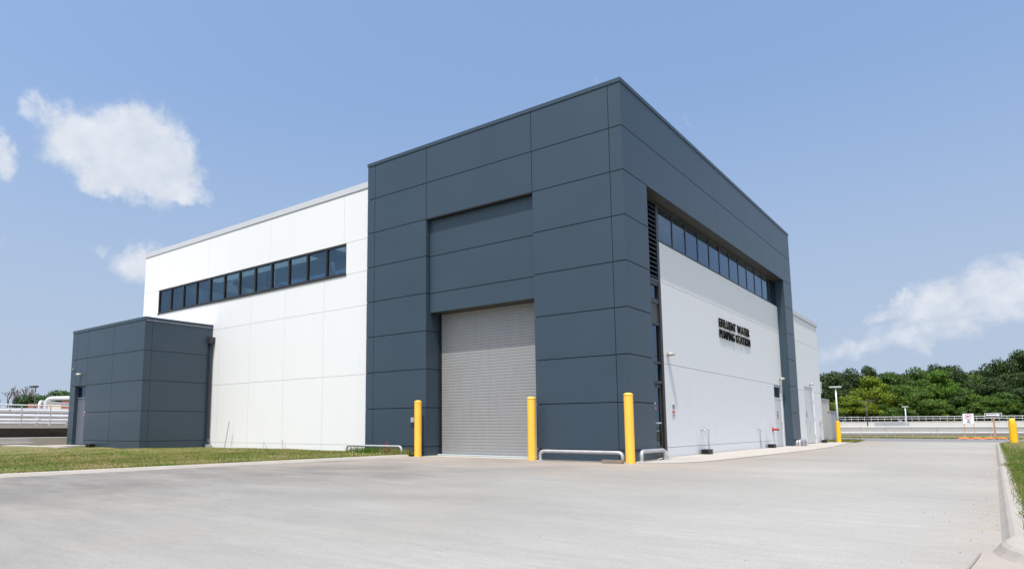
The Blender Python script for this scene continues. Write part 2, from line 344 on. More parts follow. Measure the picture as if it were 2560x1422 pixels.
def sweep(bm, path, prof):
    """profile (offset to the left of travel, z) along a 2-D path"""
    P = [Vector((x, y, 0)) for x, y in path]; rings = []
    for i, p in enumerate(P):
        t = (P[min(i + 1, len(P) - 1)] - P[max(i - 1, 0)]).normalized(); nrm = Vector((-t.y, t.x, 0))
        rings.append([bm.verts.new(p + nrm * o + Vector((0, 0, z))) for o, z in prof])
    k = len(prof)
    for a, b in zip(rings, rings[1:]):
        for i in range(k - 1): bm.faces.new((a[i], a[i + 1], b[i + 1], b[i]))
    bm.faces.new(rings[0]); bm.faces.new(rings[-1][::-1])
def grid(bm, axis, at, th, us, zs, gu=.006, gz=.02, skip=None, out=-1, tilt=0.0):
    """panels as thin boxes. axis 'y': plane y=at, u is x. axis 'x': plane x=at, u is y. out = outward sign"""
    for ui in range(len(us) - 1):
        for zi in range(len(zs) - 1):
            u0, u1, z0, z1 = us[ui], us[ui + 1], zs[zi], zs[zi + 1]
            if skip and skip((u0 + u1) / 2, (z0 + z1) / 2): continue
            e0 = 0 if ui == 0 else gu / 2; e1 = 0 if ui == len(us) - 2 else gu / 2
            f0 = 0 if zi == 0 else gz / 2; f1 = 0 if zi == len(zs) - 2 else gz / 2
            a, b = (at, at - out * th); a, b = min(a, b), max(a, b)
            if axis == 'y': bx(bm, u0 + e0, u1 - e1, a, b, z0 + f0, z1 - f1)
            else: bx(bm, a, b, u0 + e0, u1 - e1, z0 + f0, z1 - f1)
def text_mesh(name, s, size, extrude, offset, material, parent=None, align='LEFT'):
    cu = bpy.data.curves.new(name, 'FONT'); cu.body = s; cu.size = size; cu.extrude = extrude; cu.offset = offset; cu.align_x = align; cu.resolution_u = 3
    t = bpy.data.objects.new(name, cu); COL.objects.link(t)
    dg = bpy.context.evaluated_depsgraph_get(); dg.update()
    me = bpy.data.meshes.new_from_object(t.evaluated_get(dg)); me.name = name
    bpy.data.objects.remove(t); bpy.data.curves.remove(cu)
    me.materials.clear(); me.materials.append(M[material])
    o = bpy.data.objects.new(name, me); COL.objects.link(o)
    if parent is not None: o.parent = parent
    return o

# ---------------------------------------------------------------- ground
bm = bmesh.new(); poly(bm, [(-1500, -1500), (1500, -1500), (1500, 1500), (-1500, 1500)], -.03)
tag(obj('ground', bm, 'turf_far'), kind='structure')
bm = bmesh.new()
poly(bm, [(-6.97, -60), (6.96, -60), (6.96, 26.4), (7.05, 28.5), (7.5, 31), (8.8, 33), (12, 34), (80, 34.5), (80, 37), (-80, 37), (-80, 28.2), (-.3, 28.2), (-.3, -.02), (-6.97, -.02)], 0)
tag(obj('driveway', bm, 'road'), kind='structure')
bm = bmesh.new()
poly(bm, [(-80, 32.2), (-10, 32.2), (6.9, 32.0), (80, 36)][:0] or [(-80, 33), (7.6, 32.2), (14, 34), (80, 35), (80, 36.5), (8.3, 42.8), (2.7, 43.5), (-2.4, 45.1), (-80, 52)], .004)
tag(obj('cross_road', bm, 'road2'), kind='structure')
bm = bmesh.new()
ap = [(.06, -.5), (.44, -.08), (.86, .24), (1.1, .65), (1.3, 1.5), (1.38, 3.5), (1.45, 5.7), (1.6, 11.9), (1.5, 17.2), (1.1, 22.5), (.97, 24.8), (.92, 27), (.35, 27), (-.3, 27), (-.3, -.5)]
r = bmesh.ops.extrude_face_region(bm, geom=[poly(bm, ap, -.05)])
for v in [g for g in r['geom'] if isinstance(g, bmesh.types.BMVert)]: v.co.z = .022
tag(obj('pavement', bm, 'concrete'), kind='structure')
bm = bmesh.new()
for y in (2.0, 5.0, 8.0, 11.0, 14.0, 17.0, 20.0, 23.0): bx(bm, -.3, 1.2, y - .006, y + .006, .0, .0235)
tag(obj('pavement_joints', bm, 'concrete_old'), kind='structure')
# door threshold slab
bm = boxes((-6.7, -2.7, -.12, .95, -.05, .012)); tag(obj('door_threshold', bm, 'concrete'), kind='structure')
bm = boxes((-2.7, -.1, -.16, .03, -.05, .010)); tag(obj('wall_footing', bm, 'concrete_old'), kind='structure')

# kerbs
prof = [(0, -.05), (.01, .0), (.035, .05), (.06, .06), (.22, .062), (.22, -.05)]
def kerb_prof(h, w): return [(-.01, -.06), (-.01, .0), (.018, h * .35), (.042, h * .72), (.07, h * .93), (.105, h), (w, h), (w, -.06)]
pathL = [(-6.95, -60 + i) for i in range(59)] + [(-6.95, -.9), (-6.95, -.55), (-7.0, -.4), (-7.1, -.3)]
bm = bmesh.new(); sweep(bm, pathL, kerb_prof(.06, .2)); tag(obj('kerb', bm, 'kerb'), kind='structure')
def mirror_prof(h, w): return [(-o, z) for o, z in kerb_prof(h, w)]
bm = bmesh.new()
# right kerb: from the far radius to the near drop; travel is -y so land is on the left
far = [(80, 34.5), (20, 34.3), (12, 34), (8.8, 33), (7.6, 31), (7.12, 28.5), (6.96, 26.4)]
run = [(6.93, y) for y in np.linspace(25, 2.6, 14)]
run2 = [(6.92, y) for y in np.linspace(1.4, -9.4, 10)] + [(6.87, -9.7), (6.87, -9.88), (6.90, -10.05), (6.97, -10.22), (7.1, -10.4), (7.4, -10.7), (8.2, -11.2), (12, -12), (30, -12.5)]
sweep(bm, far + run, kerb_prof(.10, .2)); sweep(bm, [(6.93, 2.6), (6.93, 1.4)], kerb_prof(.04, .2)); sweep(bm, run2, kerb_prof(.085, .19))
tag(obj('kerb', bm, 'kerb'), kind='structure')
bm = bmesh.new(); poly(bm, [(6.82, -9.78), (6.80, -9.9), (6.79, -10.14), (6.775, -10.36), (6.76, -10.55), (6.5, -13), (6.3, -16), (6.2, -24), (40, -24), (40, -12.3), (12, -11.9), (8.2, -11.1), (7.4, -10.6), (7.1, -10.3), (6.95, -10.1), (6.88, -9.9)], .006)
tag(obj('concrete_apron', bm, 'apron'), kind='structure')
bm = bmesh.new(); sweep(bm, [(6.8, -9.9), (6.785, -10.14), (6.77, -10.36), (6.755, -10.55), (6.5, -13)], [(-.012, .001), (-.012, .0065), (0, .0065), (0, .001)])
tag(obj('road_joint', bm, 'concrete_old'), kind='structure')

# lawns
def lawn(name, x0, x1, y0, y1, nx, ny, zf, inside=None):
    bm = bmesh.new(); xs = np.linspace(x0, x1, nx); ys = np.linspace(y0, y1, ny)
    V = [[bm.verts.new((x, y, zf(x, y))) for x in xs] for y in ys]
    for j in range(ny - 1):
        for i in range(nx - 1):
            if inside and not inside((xs[i] + xs[i + 1]) / 2, (ys[j] + ys[j + 1]) / 2): continue
            bm.faces.new((V[j][i], V[j][i + 1], V[j + 1][i + 1], V[j + 1][i]))
    return tag(obj(name, bm, 'turf', smooth=True), kind='structure')
def zl(x, y):
    b = .02 * math.sin(x * .9 + 1.3) * math.cos(y * .8) + .012 * math.sin(x * 2.3 + y * 1.7)
    e = min(1, max(0, (-7.15 - x) / 1.2)); ey = min(1, max(0, (-.15 - y) / .5)) * .6 + .4
    return .045 + e * ey * (.03 + b) + e * .02
lawn('lawn', -40, -7.12, -60, 2, 120, 150, zl)
def zr(x, y): return .085 + min(1, (x - 7.1) / .8) * .02 + .015 * math.sin(x * 2 + y) * min(1, (x - 7.1))
def in_r(x, y):
    if y > 26.4: return x > 7.1 + (y - 26.4) ** 2 * .035
    if y < -10.0: return x > 7.2 + (-10 - y) * 1.2
    return True
lawn('lawn', 7.1, 40, -12, 34, 80, 120, zr, in_r)
bm = bmesh.new(); poly(bm, [(-.3, 27.2), (.9, 27.2), (.93, 29.4), (.6, 31), (-.5, 32.6), (-12, 33), (-12, 27.2)], .03)
tag(obj('grass_patch', bm, 'turf'), kind='structure')

def blades(name, pts, zf, h0, h1, w, label, material='blade'):
    n = len(pts); a = rng.uniform(0, 2 * np.pi, n); h = rng.uniform(h0, h1, n); lean = rng.normal(0, .45, (n, 2)) * h[:, None]
    z = np.array([zf(x, y) for x, y in pts]) - .01; dx, dy = np.cos(a) * w / 2, np.sin(a) * w / 2
    V = np.empty((n, 3, 3))
    V[:, 0] = np.stack([pts[:, 0] - dx, pts[:, 1] - dy, z], 1); V[:, 1] = np.stack([pts[:, 0] + dx, pts[:, 1] + dy, z], 1)
    V[:, 2] = np.stack([pts[:, 0] + lean[:, 0], pts[:, 1] + lean[:, 1], z + h], 1)
    me = bpy.data.meshes.new(name); me.vertices.add(n * 3); me.vertices.foreach_set('co', V.reshape(-1)); me.loops.add(n * 3)
    me.loops.foreach_set('vertex_index', np.arange(n * 3, dtype=np.int32)); me.polygons.add(n); me.polygons.foreach_set('loop_start', np.arange(0, n * 3, 3, dtype=np.int32)); me.update()
    me.materials.append(M[material]); o = bpy.data.objects.new(name, me); COL.objects.link(o)
    return tag(o, label, 'grass', kind='stuff')
pL = np.concatenate([np.stack([-7.13 - rng.gamma(1.6, 3.2, 90000), rng.uniform(-14, .2, 90000)], 1), np.stack([rng.uniform(-7.5, -7.1, 9000), rng.uniform(-14, -.5, 9000)], 1)])
pL = pL[(pL[:, 0] > -30) & ~((pL[:, 0] < -19.0) & (pL[:, 0] > -26) & (pL[:, 1] > -2.9)) & ~((pL[:, 0] > -26.5) & (pL[:, 0] < -22.5) & (pL[:, 1] > -4.2) & (pL[:, 1] < -2.8))]
far = pL[:, 0] < -17
blades('grass', pL[far], zl, .015, .045, .018, 'short grass on the verge in front of the annex')
blades('grass', pL[~far], zl, .02, .06, .013, 'short sun-bleached grass on the verge before the white wall')
bm = bmesh.new()
for i in range(16):
    x = -7.15 - random.gammavariate(1.2, .8); y = random.uniform(-5, -.4); z = zl(x, y) + random.uniform(.05, .09)
    bmesh.ops.create_icosphere(bm, subdivisions=1, radius=random.uniform(.008, .014), matrix=Matrix.Translation((x, y, z)))
tag(obj('clover_flowers', bm, 'sign_white'), 'tiny white clover flowers in the grass by the hoop', 'flowers', kind='stuff')
pW = np.stack([rng.uniform(-9.5, -7.05, 1500), rng.uniform(-.75, -.05, 1500)], 1)
blades('weeds', pW, zl, .08, .26, .018, 'tall green weeds along the foot of the slate wall', 'blade')
yy = -10.3 + rng.gamma(1.3, 6, 90000); pR = np.stack([7.13 + rng.gamma(1.3, .9, 90000), yy], 1)
pR = pR[(yy < 30)]; pR = pR[[in_r(x, y) for x, y in pR]]
pE = np.stack([rng.normal(7.12, .035, 5000), rng.uniform(-10.2, 24, 5000)], 1); pE = pE[pE[:, 0] > 7.03]
blades('grass', np.concatenate([pR, pE]), lambda x, y: zr(max(x, 7.1), y), .03, .09, .008, 'green grass on the verge behind the right kerb', 'blade_green')
pG = np.stack([rng.uniform(-1.2, .9, 2500), rng.uniform(27.3, 32, 2500)], 1); pG = pG[pG[:, 1] < 32.5 - pG[:, 0] * 1.4]
blades('grass', pG, lambda x, y: .03, .06, .16, .03, 'small grass patch beyond the far yellow bollard')
pF = np.stack([rng.uniform(-12, 12, 9000), rng.uniform(0, 3.2, 9000)], 1); pF[:, 1] += 44.4 - .22 * pF[:, 0]
blades('grass', pF, lambda x, y: -.03, .05, .17, .05, 'rough grass strip between the cross road and the guard rail')
# loose grit on the asphalt by the right kerb
bm = bmesh.new()
for i in range(190):
    x = 6.9 - abs(random.gauss(0, .28)); y = random.uniform(-10, 8); s = random.uniform(.002, .008)
    if i > 155: x = random.uniform(-4, 6.5); y = random.uniform(-11.5, -3)
    bmesh.ops.create_icosphere(bm, subdivisions=1, radius=s, matrix=Matrix.Translation((x, y, s * .3)) @ Matrix.Diagonal((1, random.uniform(.7, 1.4), .6, 1)))
tag(obj('gravel', bm, 'gravel'), 'loose grit scattered on the asphalt', 'gravel', kind='stuff')

# ---------------------------------------------------------------- main building
ZR = [0, .29, 1.49, 2.69, 3.89, 5.09, 6.29, 7.49, 8.69, 9.87]; TOP = 9.996
st = thing('pumping_station', 'large pumping station with slate grey portal, white walls and a roller door', 'building')
bm = bmesh.new()
XU = [-9.35, -9.0, -6.68, -2.735, -.357, 0]
mid = lambda u, z: -6.68 < u < -2.735 and z < 7.49
grid(bm, 'y', 0, .03, XU, ZR, .018, .022, mid)
ZC = ZR
grid(bm, 'x', 0, .03, [.031, 1.53], ZC, .006, .022, out=1)
grid(bm, 'x', 0, .03, [1.53, 4.6, 7.7, 10.8, 13.9, 17.19], [7.49, 8.69, 9.87], .005, .022, out=1)
grid(bm, 'x', 0, .03, [17.19, 18.72], ZC, .006, .022, out=1)
grid(bm, 'y', .17, .03, [-6.66, -2.75], [4.475, 5.09, 6.29, 7.46], .006, .022)
# jambs of the door recess and of the side recess
grid(bm, 'x', -6.68, .03, [.034, .72], [0, .29, 1.49, 2.69, 3.89, 5.09, 6.29, 7.49], .006, .02, out=1)
grid(bm, 'x', -2.735, .03, [.034, .72], [0, .29, 1.49, 2.69, 3.89, 5.09, 6.29, 7.49], .006, .02, out=-1)
bx(bm, -.40, -.034, 17.19, 17.22, 0, 7.49); bx(bm, -.40, -.034, 1.50, 1.53, 0, 7.49)
bx(bm, -9.35, -9.32, .034, 18.72, 0, 9.87); bx(bm, -9.30, -.034, 18.69, 18.72, 0, 9.87)
clad = obj('cladding', bm, 'clad', st)
bm = boxes((-9.31, -6.72, .034, .3, 0, 9.86), (-6.72, -2.70, .034, .165, 7.50, 9.86), (-2.70, -.034, .034, .3, 0, 9.86), (-.3, -.034, .3, 1.49, 0, 9.86), (-.3, -.034, 1.49, 17.23, 7.52, 9.86), (-.3, -.034, 17.23, 18.68, 0, 9.86),
           (-6.72, -2.70, .205, .40, 4.6, 7.50), (-9.31, -9.0, .3, .9, 0, 9.8), (-6.95, -6.715, .3, .9, 0, 7.5), (-2.70, -2.5, .3, .9, 0, 7.5))
obj('joint_backing', bm, 'clad_dark', clad)
bm = boxes((-9.37, .02, -.02, .06, 9.885, TOP), (-.04, .02, .06, 18.74, 9.885, TOP), (-9.37, -9.31, .06, 18.74, 9.885, TOP), (-9.31, -.04, 18.68, 18.74, 9.885, TOP))
obj('coping', bm, 'clad', clad)
obj('roof', boxes((-9.3, -.05, .1, 18.66, 9.55, 9.7)), 'flash', st)
bm = boxes((-6.66, -2.75, .20, .72, 4.475, 4.50), (-.42, -.002, 1.532, 17.188, 7.492, 7.515))
obj('soffit', bm, 'soffit', st)
obj('soffit', boxes((-6.66, -2.75, .001, .17, 7.468, 7.492)), 'clad_dark', st)
# roller door
bm = bmesh.new(); n = 49; z0, z1 = .06, 4.47; X0, X1 = -6.62, -2.8; prev = None
for i in range(n):
    a = z0 + (z1 - z0) * i / n; b = z0 + (z1 - z0) * (i + 1) / n; h = b - a
    for f, d in ((0, .008), (.06, .008), (.13, .0), (.55, -.001), (.93, .0), (.99, .007)):
        cur = [bm.verts.new((X0, .68 + d, a + h * f)), bm.verts.new((X1, .68 + d, a + h * f))]
        if prev: bm.faces.new((prev[0], prev[1], cur[1], cur[0]))
        prev = cur
door = obj('roller_door', bm, 'shutter', st)
obj('bottom_bar', boxes((-6.62, -2.8, .655, .70, .015, .06)), 'shutter', door)
obj('guide', boxes((-6.648, -6.60, .645, .675, 0, 4.47)), 'black', door); obj('guide', boxes((-2.82, -2.77, .645, .675, 0, 4.47)), 'black', door)
obj('back_panel', boxes((-6.7, -2.72, .76, .80, 0, 4.6)), 'clad_dark', door)
# white front wall (y = .25)
ZW = [0, .29, 2.69, 5.09, 6.30, 7.46]; Y = .25
bm = bmesh.new()
xs = [-25.27, -23.06, -20.80, -18.53, -16.33, -14.10, -11.83, -9.35]
grid(bm, 'y', Y, .04, xs, ZW[:5], .009, .009)
grid(bm, 'y', Y, .04, [-25.27, -23.86], [6.311, 7.46], .01, .012); grid(bm, 'y', Y, .04, [-10.67, -9.35], [6.311, 7.46], .01, .012)
grid(bm, 'y', Y, .04, [-25.27, -23.97, -19.58, -15.18, -10.8, -9.35], [7.471, 9.25], .009, .012)
bx(bm, -25.27, -25.24, .295, 18.6, 0, 9.25); bx(bm, -25.2, -9.36, 18.57, 18.6, 0, 9.25)
obj('wall', bm, 'white', st)
bm = bmesh.new()
# recessed side wall (x = -.33)
d = -.33; ys = [3.15 + 1.159 * i for i in range(11)] + [15.68]
grid(bm, 'x', d, .04, ys, [0, .29, 2.69, 5.09, 6.29], .004, .012, out=1)
grid(bm, 'x', d, .04, [15.685, 16.98], [2.69, 5.09, 6.29], .006, .012, out=1); grid(bm, 'x', d, .04, [16.98, 17.188], [0, 2.69, 5.09, 6.29], .006, .012, out=1)
wall = obj('wall', bm, 'white', st); bm = bmesh.new()
# rear block
grid(bm, 'x', d, .04, [18.72, 20.2, 21.72], [0, .29, 2.69, 5.09, 6.32], .004, .012, out=1)
grid(bm, 'x', d, .04, [21.72, 23.95], [2.9, 5.09, 6.32], .006, .012, out=1); grid(bm, 'x', d, .04, [23.95, 25.9], [0, .29, 2.69, 5.09, 6.32], .004, .012, out=1)
bx(bm, -12, -.33, 25.90, 25.94, 0, 6.32); bx(bm, -12, -11.96, 18.8, 25.9, 0, 6.32)
obj('wall', bm, 'white', st)
bm = boxes((-25.2, -9.36, .292, .5, 0, 6.25), (-25.2, -23.9, .292, .5, 6.25, 7.5), (-10.63, -9.36, .292, .5, 6.25, 7.5), (-25.2, -9.36, .292, .5, 7.5, 9.2))
obj('joint_backing', bm, 'white_joint', wall)
bm = boxes((-.55, -.372, 3.16, 15.66, 0, 6.27), (-.55, -.372, 15.66, 17.18, 2.72, 6.27), (-.55, -.372, 17.0, 17.18, 0, 2.72), (-.55, -.372, 18.75, 21.70, 0, 6.3), (-.55, -.372, 21.7, 23.97, 2.92, 6.3), (-.55, -.372, 23.97, 25.88, 0, 6.3))
obj('joint_backing', bm, 'white_joint', wall)
bm = boxes((-25.30, -9.36, .232, .62, 9.262, 9.285), (-25.30, -9.36, .222, .6, 9.285, 9.50), (-25.31, -25.0, .6, 18.6, 9.26, 9.50))
obj('coping', bm, 'flash', st)
bm = boxes((-.62, -.30, 18.73, 26.02, 6.33, 6.35), (-.6, -.28, 18.73, 26.0, 6.35, 6.55), (-12, -.6, 25.7, 26.0, 6.33, 6.55))
obj('coping', bm, 'flash', st)
obj('roof', boxes((-25.0, -9.36, .6, 2.2, 9.1, 9.2), (-25.0, -9.36, 5.0, 7.0, 9.1, 9.2), (-25.0, -9.36, 9.4, 18.5, 9.1, 9.2), (-11.9, -.6, 18.73, 25.7, 6.2, 6.3)), 'flash', st)  # openings over the hall are added, unseen, to let daylight in
# interior seen through the glass
bm = boxes((-25.2, -9.4, 10, 10.1, 0, 9.1), (-25.2, -9.4, .55, 2.2, 8.9, 9.05), (-25.2, -9.4, 5.0, 7.0, 8.9, 9.05), (-25.2, -25.1, .5, 10, 0, 9), (-9.5, -9.4, .9, 10, 0, 9), (-9.4, -4.0, 1.5, 1.6, 0, 9), (-4.1, -4, 1.6, 18.6, 0, 9), (-4, -.6, 18.5, 18.6, 0, 9), (-4, -.6, 1.4, 1.5, 0, 7.5), (-25.2, -.6, .55, 18.5, .02, .05), (-4, -.5, 1.5, 18.5, 8.6, 8.7))
obj('interior_wall', bm, 'int_wall', st)
bm = bmesh.new()
for x in (-23.5, -19.9, -15.6): bx(bm, x - .15, x + .15, 3.65, 3.95, 0, 8.8)
for x0, x1 in ((-25, -9.6),): bx(bm, x0, x1, 3.25, 3.55, 8.3, 8.65)
bx(bm, -25, -9.6, 8.0, 8.3, 7.6, 8.1); bx(bm, -22.5, -22.1, .6, 9.6, 7.55, 7.95); bx(bm, -13.4, -13.0, .6, 9.6, 7.55, 7.95)
obj('crane_beam', bm, 'int_pale', st)

obj('added_skylight', boxes((-25.0, -9.4, 2.2, 5.0, 9.12, 9.14), (-25.0, -9.4, 7.0, 9.4, 9.12, 9.14)), 'clear', st)  # unseen roof glazing, added so the hall behind the windows gets light
# strip windows
def strip_y(x0, x1, z0, z1, n, y):
    bm = bmesh.new(); fr = .055; dx = (x1 - x0) / n
    bx(bm, x0, x1, y, y + .12, z0, z0 + .085); bx(bm, x0, x1, y, y + .12, z1 - fr, z1)
    for i in range(n + 1):
        w = fr if 0 < i < n else fr * .9; c = x0 + dx * i; a = max(x0, c - w / 2 - .01); b = min(x1, c + w / 2 + .01)
        bx(bm, a, b, y + .002, y + .118, z0 + .085, z1 - fr)
    bx(bm, x0 - .02, x1 + .02, y - .045, y - .002, z0 - .03, z0 + .015)
    f = obj('strip_window', bm, 'frame', st)
    for i in range(n):
        obj('pane', boxes((x0 + dx * i + .03, x0 + dx * (i + 1) - .03, y + .055, y + .063, z0 + .08, z1 - fr + .005)), 'glass', f)
    return f
strip_y(-23.86, -10.67, 6.31, 7.455, 12, .262)
def strip_x(y0, y1, z0, z1, n, x):
    bm = bmesh.new(); fr = .05; dy = (y1 - y0) / n
    bx(bm, x - .12, x, y0, y1, z0, z0 + .07); bx(bm, x - .12, x, y0, y1, z1 - .10, z1)
    for i in range(n + 1):
        c = y0 + dy * i; a = max(y0, c - fr / 2); b = min(y1, c + fr / 2)
        bx(bm, x - .118, x - .002, a, b, z0 + .07, z1 - .10)
    f = obj('strip_window', bm, 'frame', st)
    for i in range(n): obj('pane', boxes((x - .026, x - .018, y0 + dy * i + .022, y0 + dy * (i + 1) - .022, z0 + .065, z1 - .095)), 'glass', f)
    return f
strip_x(3.16, 17.17, 6.30, 7.488, 12, -.345)
# louvre above the glazed entrance
bm = boxes((-.46, -.335, 1.56, 1.62, 5.03, 7.488), (-.46, -.335, 2.98, 3.14, 5.03, 7.488), (-.46, -.335, 1.62, 2.98, 5.03, 5.12), (-.46, -.335, 1.62, 2.98, 7.40, 7.488))
lv = obj('louvre', bm, 'frame', st)
bm = bmesh.new()
for i in range(16):
    z = 5.19 + i * .139
    vs = [bm.verts.new(p) for p in ((-.345, 1.62, z), (-.345, 2.98, z), (-.45, 2.98, z + .085), (-.45, 1.62, z + .085))]; bm.faces.new(vs)
    ws_ = [bm.verts.new(p) for p in ((-.345, 1.62, z - .022), (-.345, 2.98, z - .022), (-.345, 2.98, z), (-.345, 1.62, z))]; bm.faces.new(ws_)
obj('slats', bm, 'clad', lv); obj('back_plate', boxes((-.60, -.52, 1.56, 3.14, 5.0, 7.5)), 'black', lv)
# glazed entrance
x = -.345
bm = boxes((x - .11, x, 1.56, 1.66, 0, 5.03), (x - .11, x + .015, 2.98, 3.14, 0, 5.03), *[(x - .11, x - .001, 1.66, 2.98, a, b) for a, b in ((4.93, 5.03), (4.40, 4.53), (3.76, 3.83), (2.65, 2.72), (2.08, 2.17), (0, .03))])
en = obj('entrance_glazing', bm, 'frame', st)
for a, b in ((4.53, 4.93), (2.72, 3.76), (2.17, 2.65)): obj('pane', boxes((x - .06, x - .052, 1.66, 2.98, a, b)), 'glass', en)
obj('panel', boxes((x - .06, x - .03, 1.66, 2.98, 3.83, 4.40)), 'soffit', en)
bm = boxes((x - .09, x - .03, 1.70, 1.80, .04, 2.06), (x - .09, x - .03, 2.84, 2.96, .04, 2.06), (x - .09, x - .03, 1.80, 2.84, 1.97, 2.06), (x - .09, x - .03, 1.80, 2.84, .04, .28), (x - .09, x - .031, 1.80, 2.84, .30, .34))
gd = obj('glass_door', bm, 'frame', st); obj('pane', boxes((x - .064, x - .056, 1.8, 2.84, .34, 1.97)), 'glass', gd)
bm = bmesh.new(); tube(bm, [(x + .02, 1.95, .98), (x + .02, 2.72, .98)], .022); bx(bm, x - .03, x + .02, 2.0, 2.03, .97, .99); bx(bm, x - .03, x + .02, 2.64, 2.67, .97, .99)
obj('handle', bm, 'galv', gd)
# pale personnel door in the side wall
x = -.36
pd = obj('door', boxes((x - .04, x, 15.74, 16.93, .03, 2.07)), 'door_pale', st)
bm = boxes((x - .06, x + .012, 15.69, 15.74, .02, 2.66), (x - .06, x + .012, 16.93, 16.975, .02, 2.66), (x - .06, x + .012, 15.74, 16.93, 2.07, 2.14), (x - .06, x + .012, 15.74, 16.93, 2.60, 2.66))
obj('door_frame', bm, 'door_pale', pd); obj('transom_pane', boxes((x - .03, x - .02, 15.74, 16.93, 2.14, 2.60)), 'glass', pd)
bm = boxes((x, x + .01, 16.76, 16.86, .92, 1.10)); tube(bm, [(x + .03, 16.70, 1.02), (x + .03, 16.84, 1.02)], .012); obj('handle', bm, 'galv', pd)
# double door in the rear block
dd = obj('double_door', boxes((x - .04, x, 21.76, 22.80, .03, 2.86), (x - .04, x, 22.81, 23.91, .03, 2.86)), 'door_pale', st)
bm = boxes((x - .06, x + .012, 21.72, 21.76, .02, 2.89), (x - .06, x + .012, 23.91, 23.95, .02, 2.89), (x - .06, x + .012, 21.76, 23.91, 2.86, 2.895)); obj('door_frame', bm, 'white', dd)
obj('handle', boxes((x, x + .03, 22.66, 22.74, .70, 1.15)), 'galv', dd)
for z in (.3, 1.2, 2.1): obj('hinge', boxes((x, x + .02, 23.87, 23.93, z, z + .15)), 'galv', dd)
bm = bmesh.new(); tube(bm, [(x + .02, 21.70, .35), (x + .02, 21.70, 1.3)], .012, 6); bx(bm, x - .02, x + .05, 21.6, 21.7, 1.0, 1.2); obj('keypad', bm, 'galv', dd)
bm = bevel(boxes((-.95, -.36, 25.95, 26.55, 2.70, 3.36)), .015)
for i in range(6): bx(bm, -.361, -.345, 26.0, 26.5, 2.78 + i * .09, 2.81 + i * .09)
obj('vent_hood', bm, 'flash', st)

# ---------------------------------------------------------------- annex
an = thing('annex', 'small slate grey annex with a single door standing against the white wall', 'building')
ZA = [.08, .37, 1.57, 2.77, 3.97, 5.17]; Y = -2.77; X = -19.05
bm = bmesh.new()
dr = lambda u, z: -25.14 < u < -24.05 and z < 2.77
grid(bm, 'y', Y, .03, [-25.68, -25.14, -24.05, -21.65, X], ZA, .018, .020, dr)
grid(bm, 'x', X, .03, [Y + .031, -2.46, .245], ZA, .012, .018, out=1)
bx(bm, -25.17, -25.14, Y + .032, Y + .25, .08, 2.77); bx(bm, -24.05, -24.02, Y + .032, Y + .25, .08, 2.77); bx(bm, -25.14, -24.05, Y + .001, Y + .25, 2.772, 2.79)
bx(bm, -25.68, -25.65, Y + .032, .245, .08, 5.17)
ac = obj('cladding', bm, 'clad', an)
bm = boxes((-25.64, -25.18, Y + .032, Y + .2, .08, 5.16), (-25.18, -24.01, Y + .032, Y + .2, 2.80, 5.16), (-24.01, X - .032, Y + .032, Y + .2, .08, 5.16), (X - .2, X - .032, Y + .2, .245, .08, 5.16))
obj('joint_backing', bm, 'clad_dark', ac)
obj('coping', boxes((-25.70, X + .02, Y - .02, Y + .06, 5.185, 5.31), (X - .06, X + .02, Y + .06, .247, 5.185, 5.31), (-25.70, -25.62, Y + .06, .247, 5.185, 5.31)), 'clad', an)
obj('roof', boxes((-25.62, X - .06, Y + .06, .247, 5.0, 5.1)), 'flash', an)
obj('plinth', boxes((-25.66, X - .02, Y + .02, .245, -.05, .085), (X - .02, X - .004, Y + .0, .245, -.05, .075)), 'concrete_old', an)
dl = obj('door', boxes((-25.13, -24.06, Y + .15, Y + .19, .17, 2.20)), 'door_grey', an)
obj('transom_pane', boxes((-25.13, -24.06, Y + .16, Y + .17, 2.26, 2.72)), 'glass', dl); obj('door_frame', boxes((-25.138, -24.052, Y + .13, Y + .20, 2.20, 2.26), (-25.138, -24.052, Y + .13, Y + .20, 2.72, 2.768), (-25.138, -24.052, Y + .2, Y + .21, 2.26, 2.72)), 'door_grey', dl)
bm = bmesh.new(); tube(bm, [(-24.22, Y + .11, 1.15), (-24.10, Y + .11, 1.15)], .012, 6); bx(bm, -24.16, -24.10, Y + .13, Y + .149, 1.05, 1.25); obj('handle', bm, 'galv', dl)
obj('step', boxes((-25.4, -23.3, Y - 1.1, Y - .01, -.02, .155)), 'concrete', an)
bm = bmesh.new(); tube(bm, arc_pipe([(X + .09, .12, 4.55), (X + .09, .12, .42), (X + .22, .12, .22), (X + .22, .12, .12)], .06), .055, 8); bx(bm, X + .01, X + .22, .0, .24, 4.48, 4.75)
dp = obj('downpipe', bm, 'downpipe', an)
obj('outlet_shoe', bevel(boxes((X + .13, X + .33, .0, .22, .02, .2)), .02), 'galv', dp)
bm = boxes((-28.4, -22.3, -4.45, -3.88, .0, .135)); tag(obj('path', bm, 'concrete'), kind='structure')

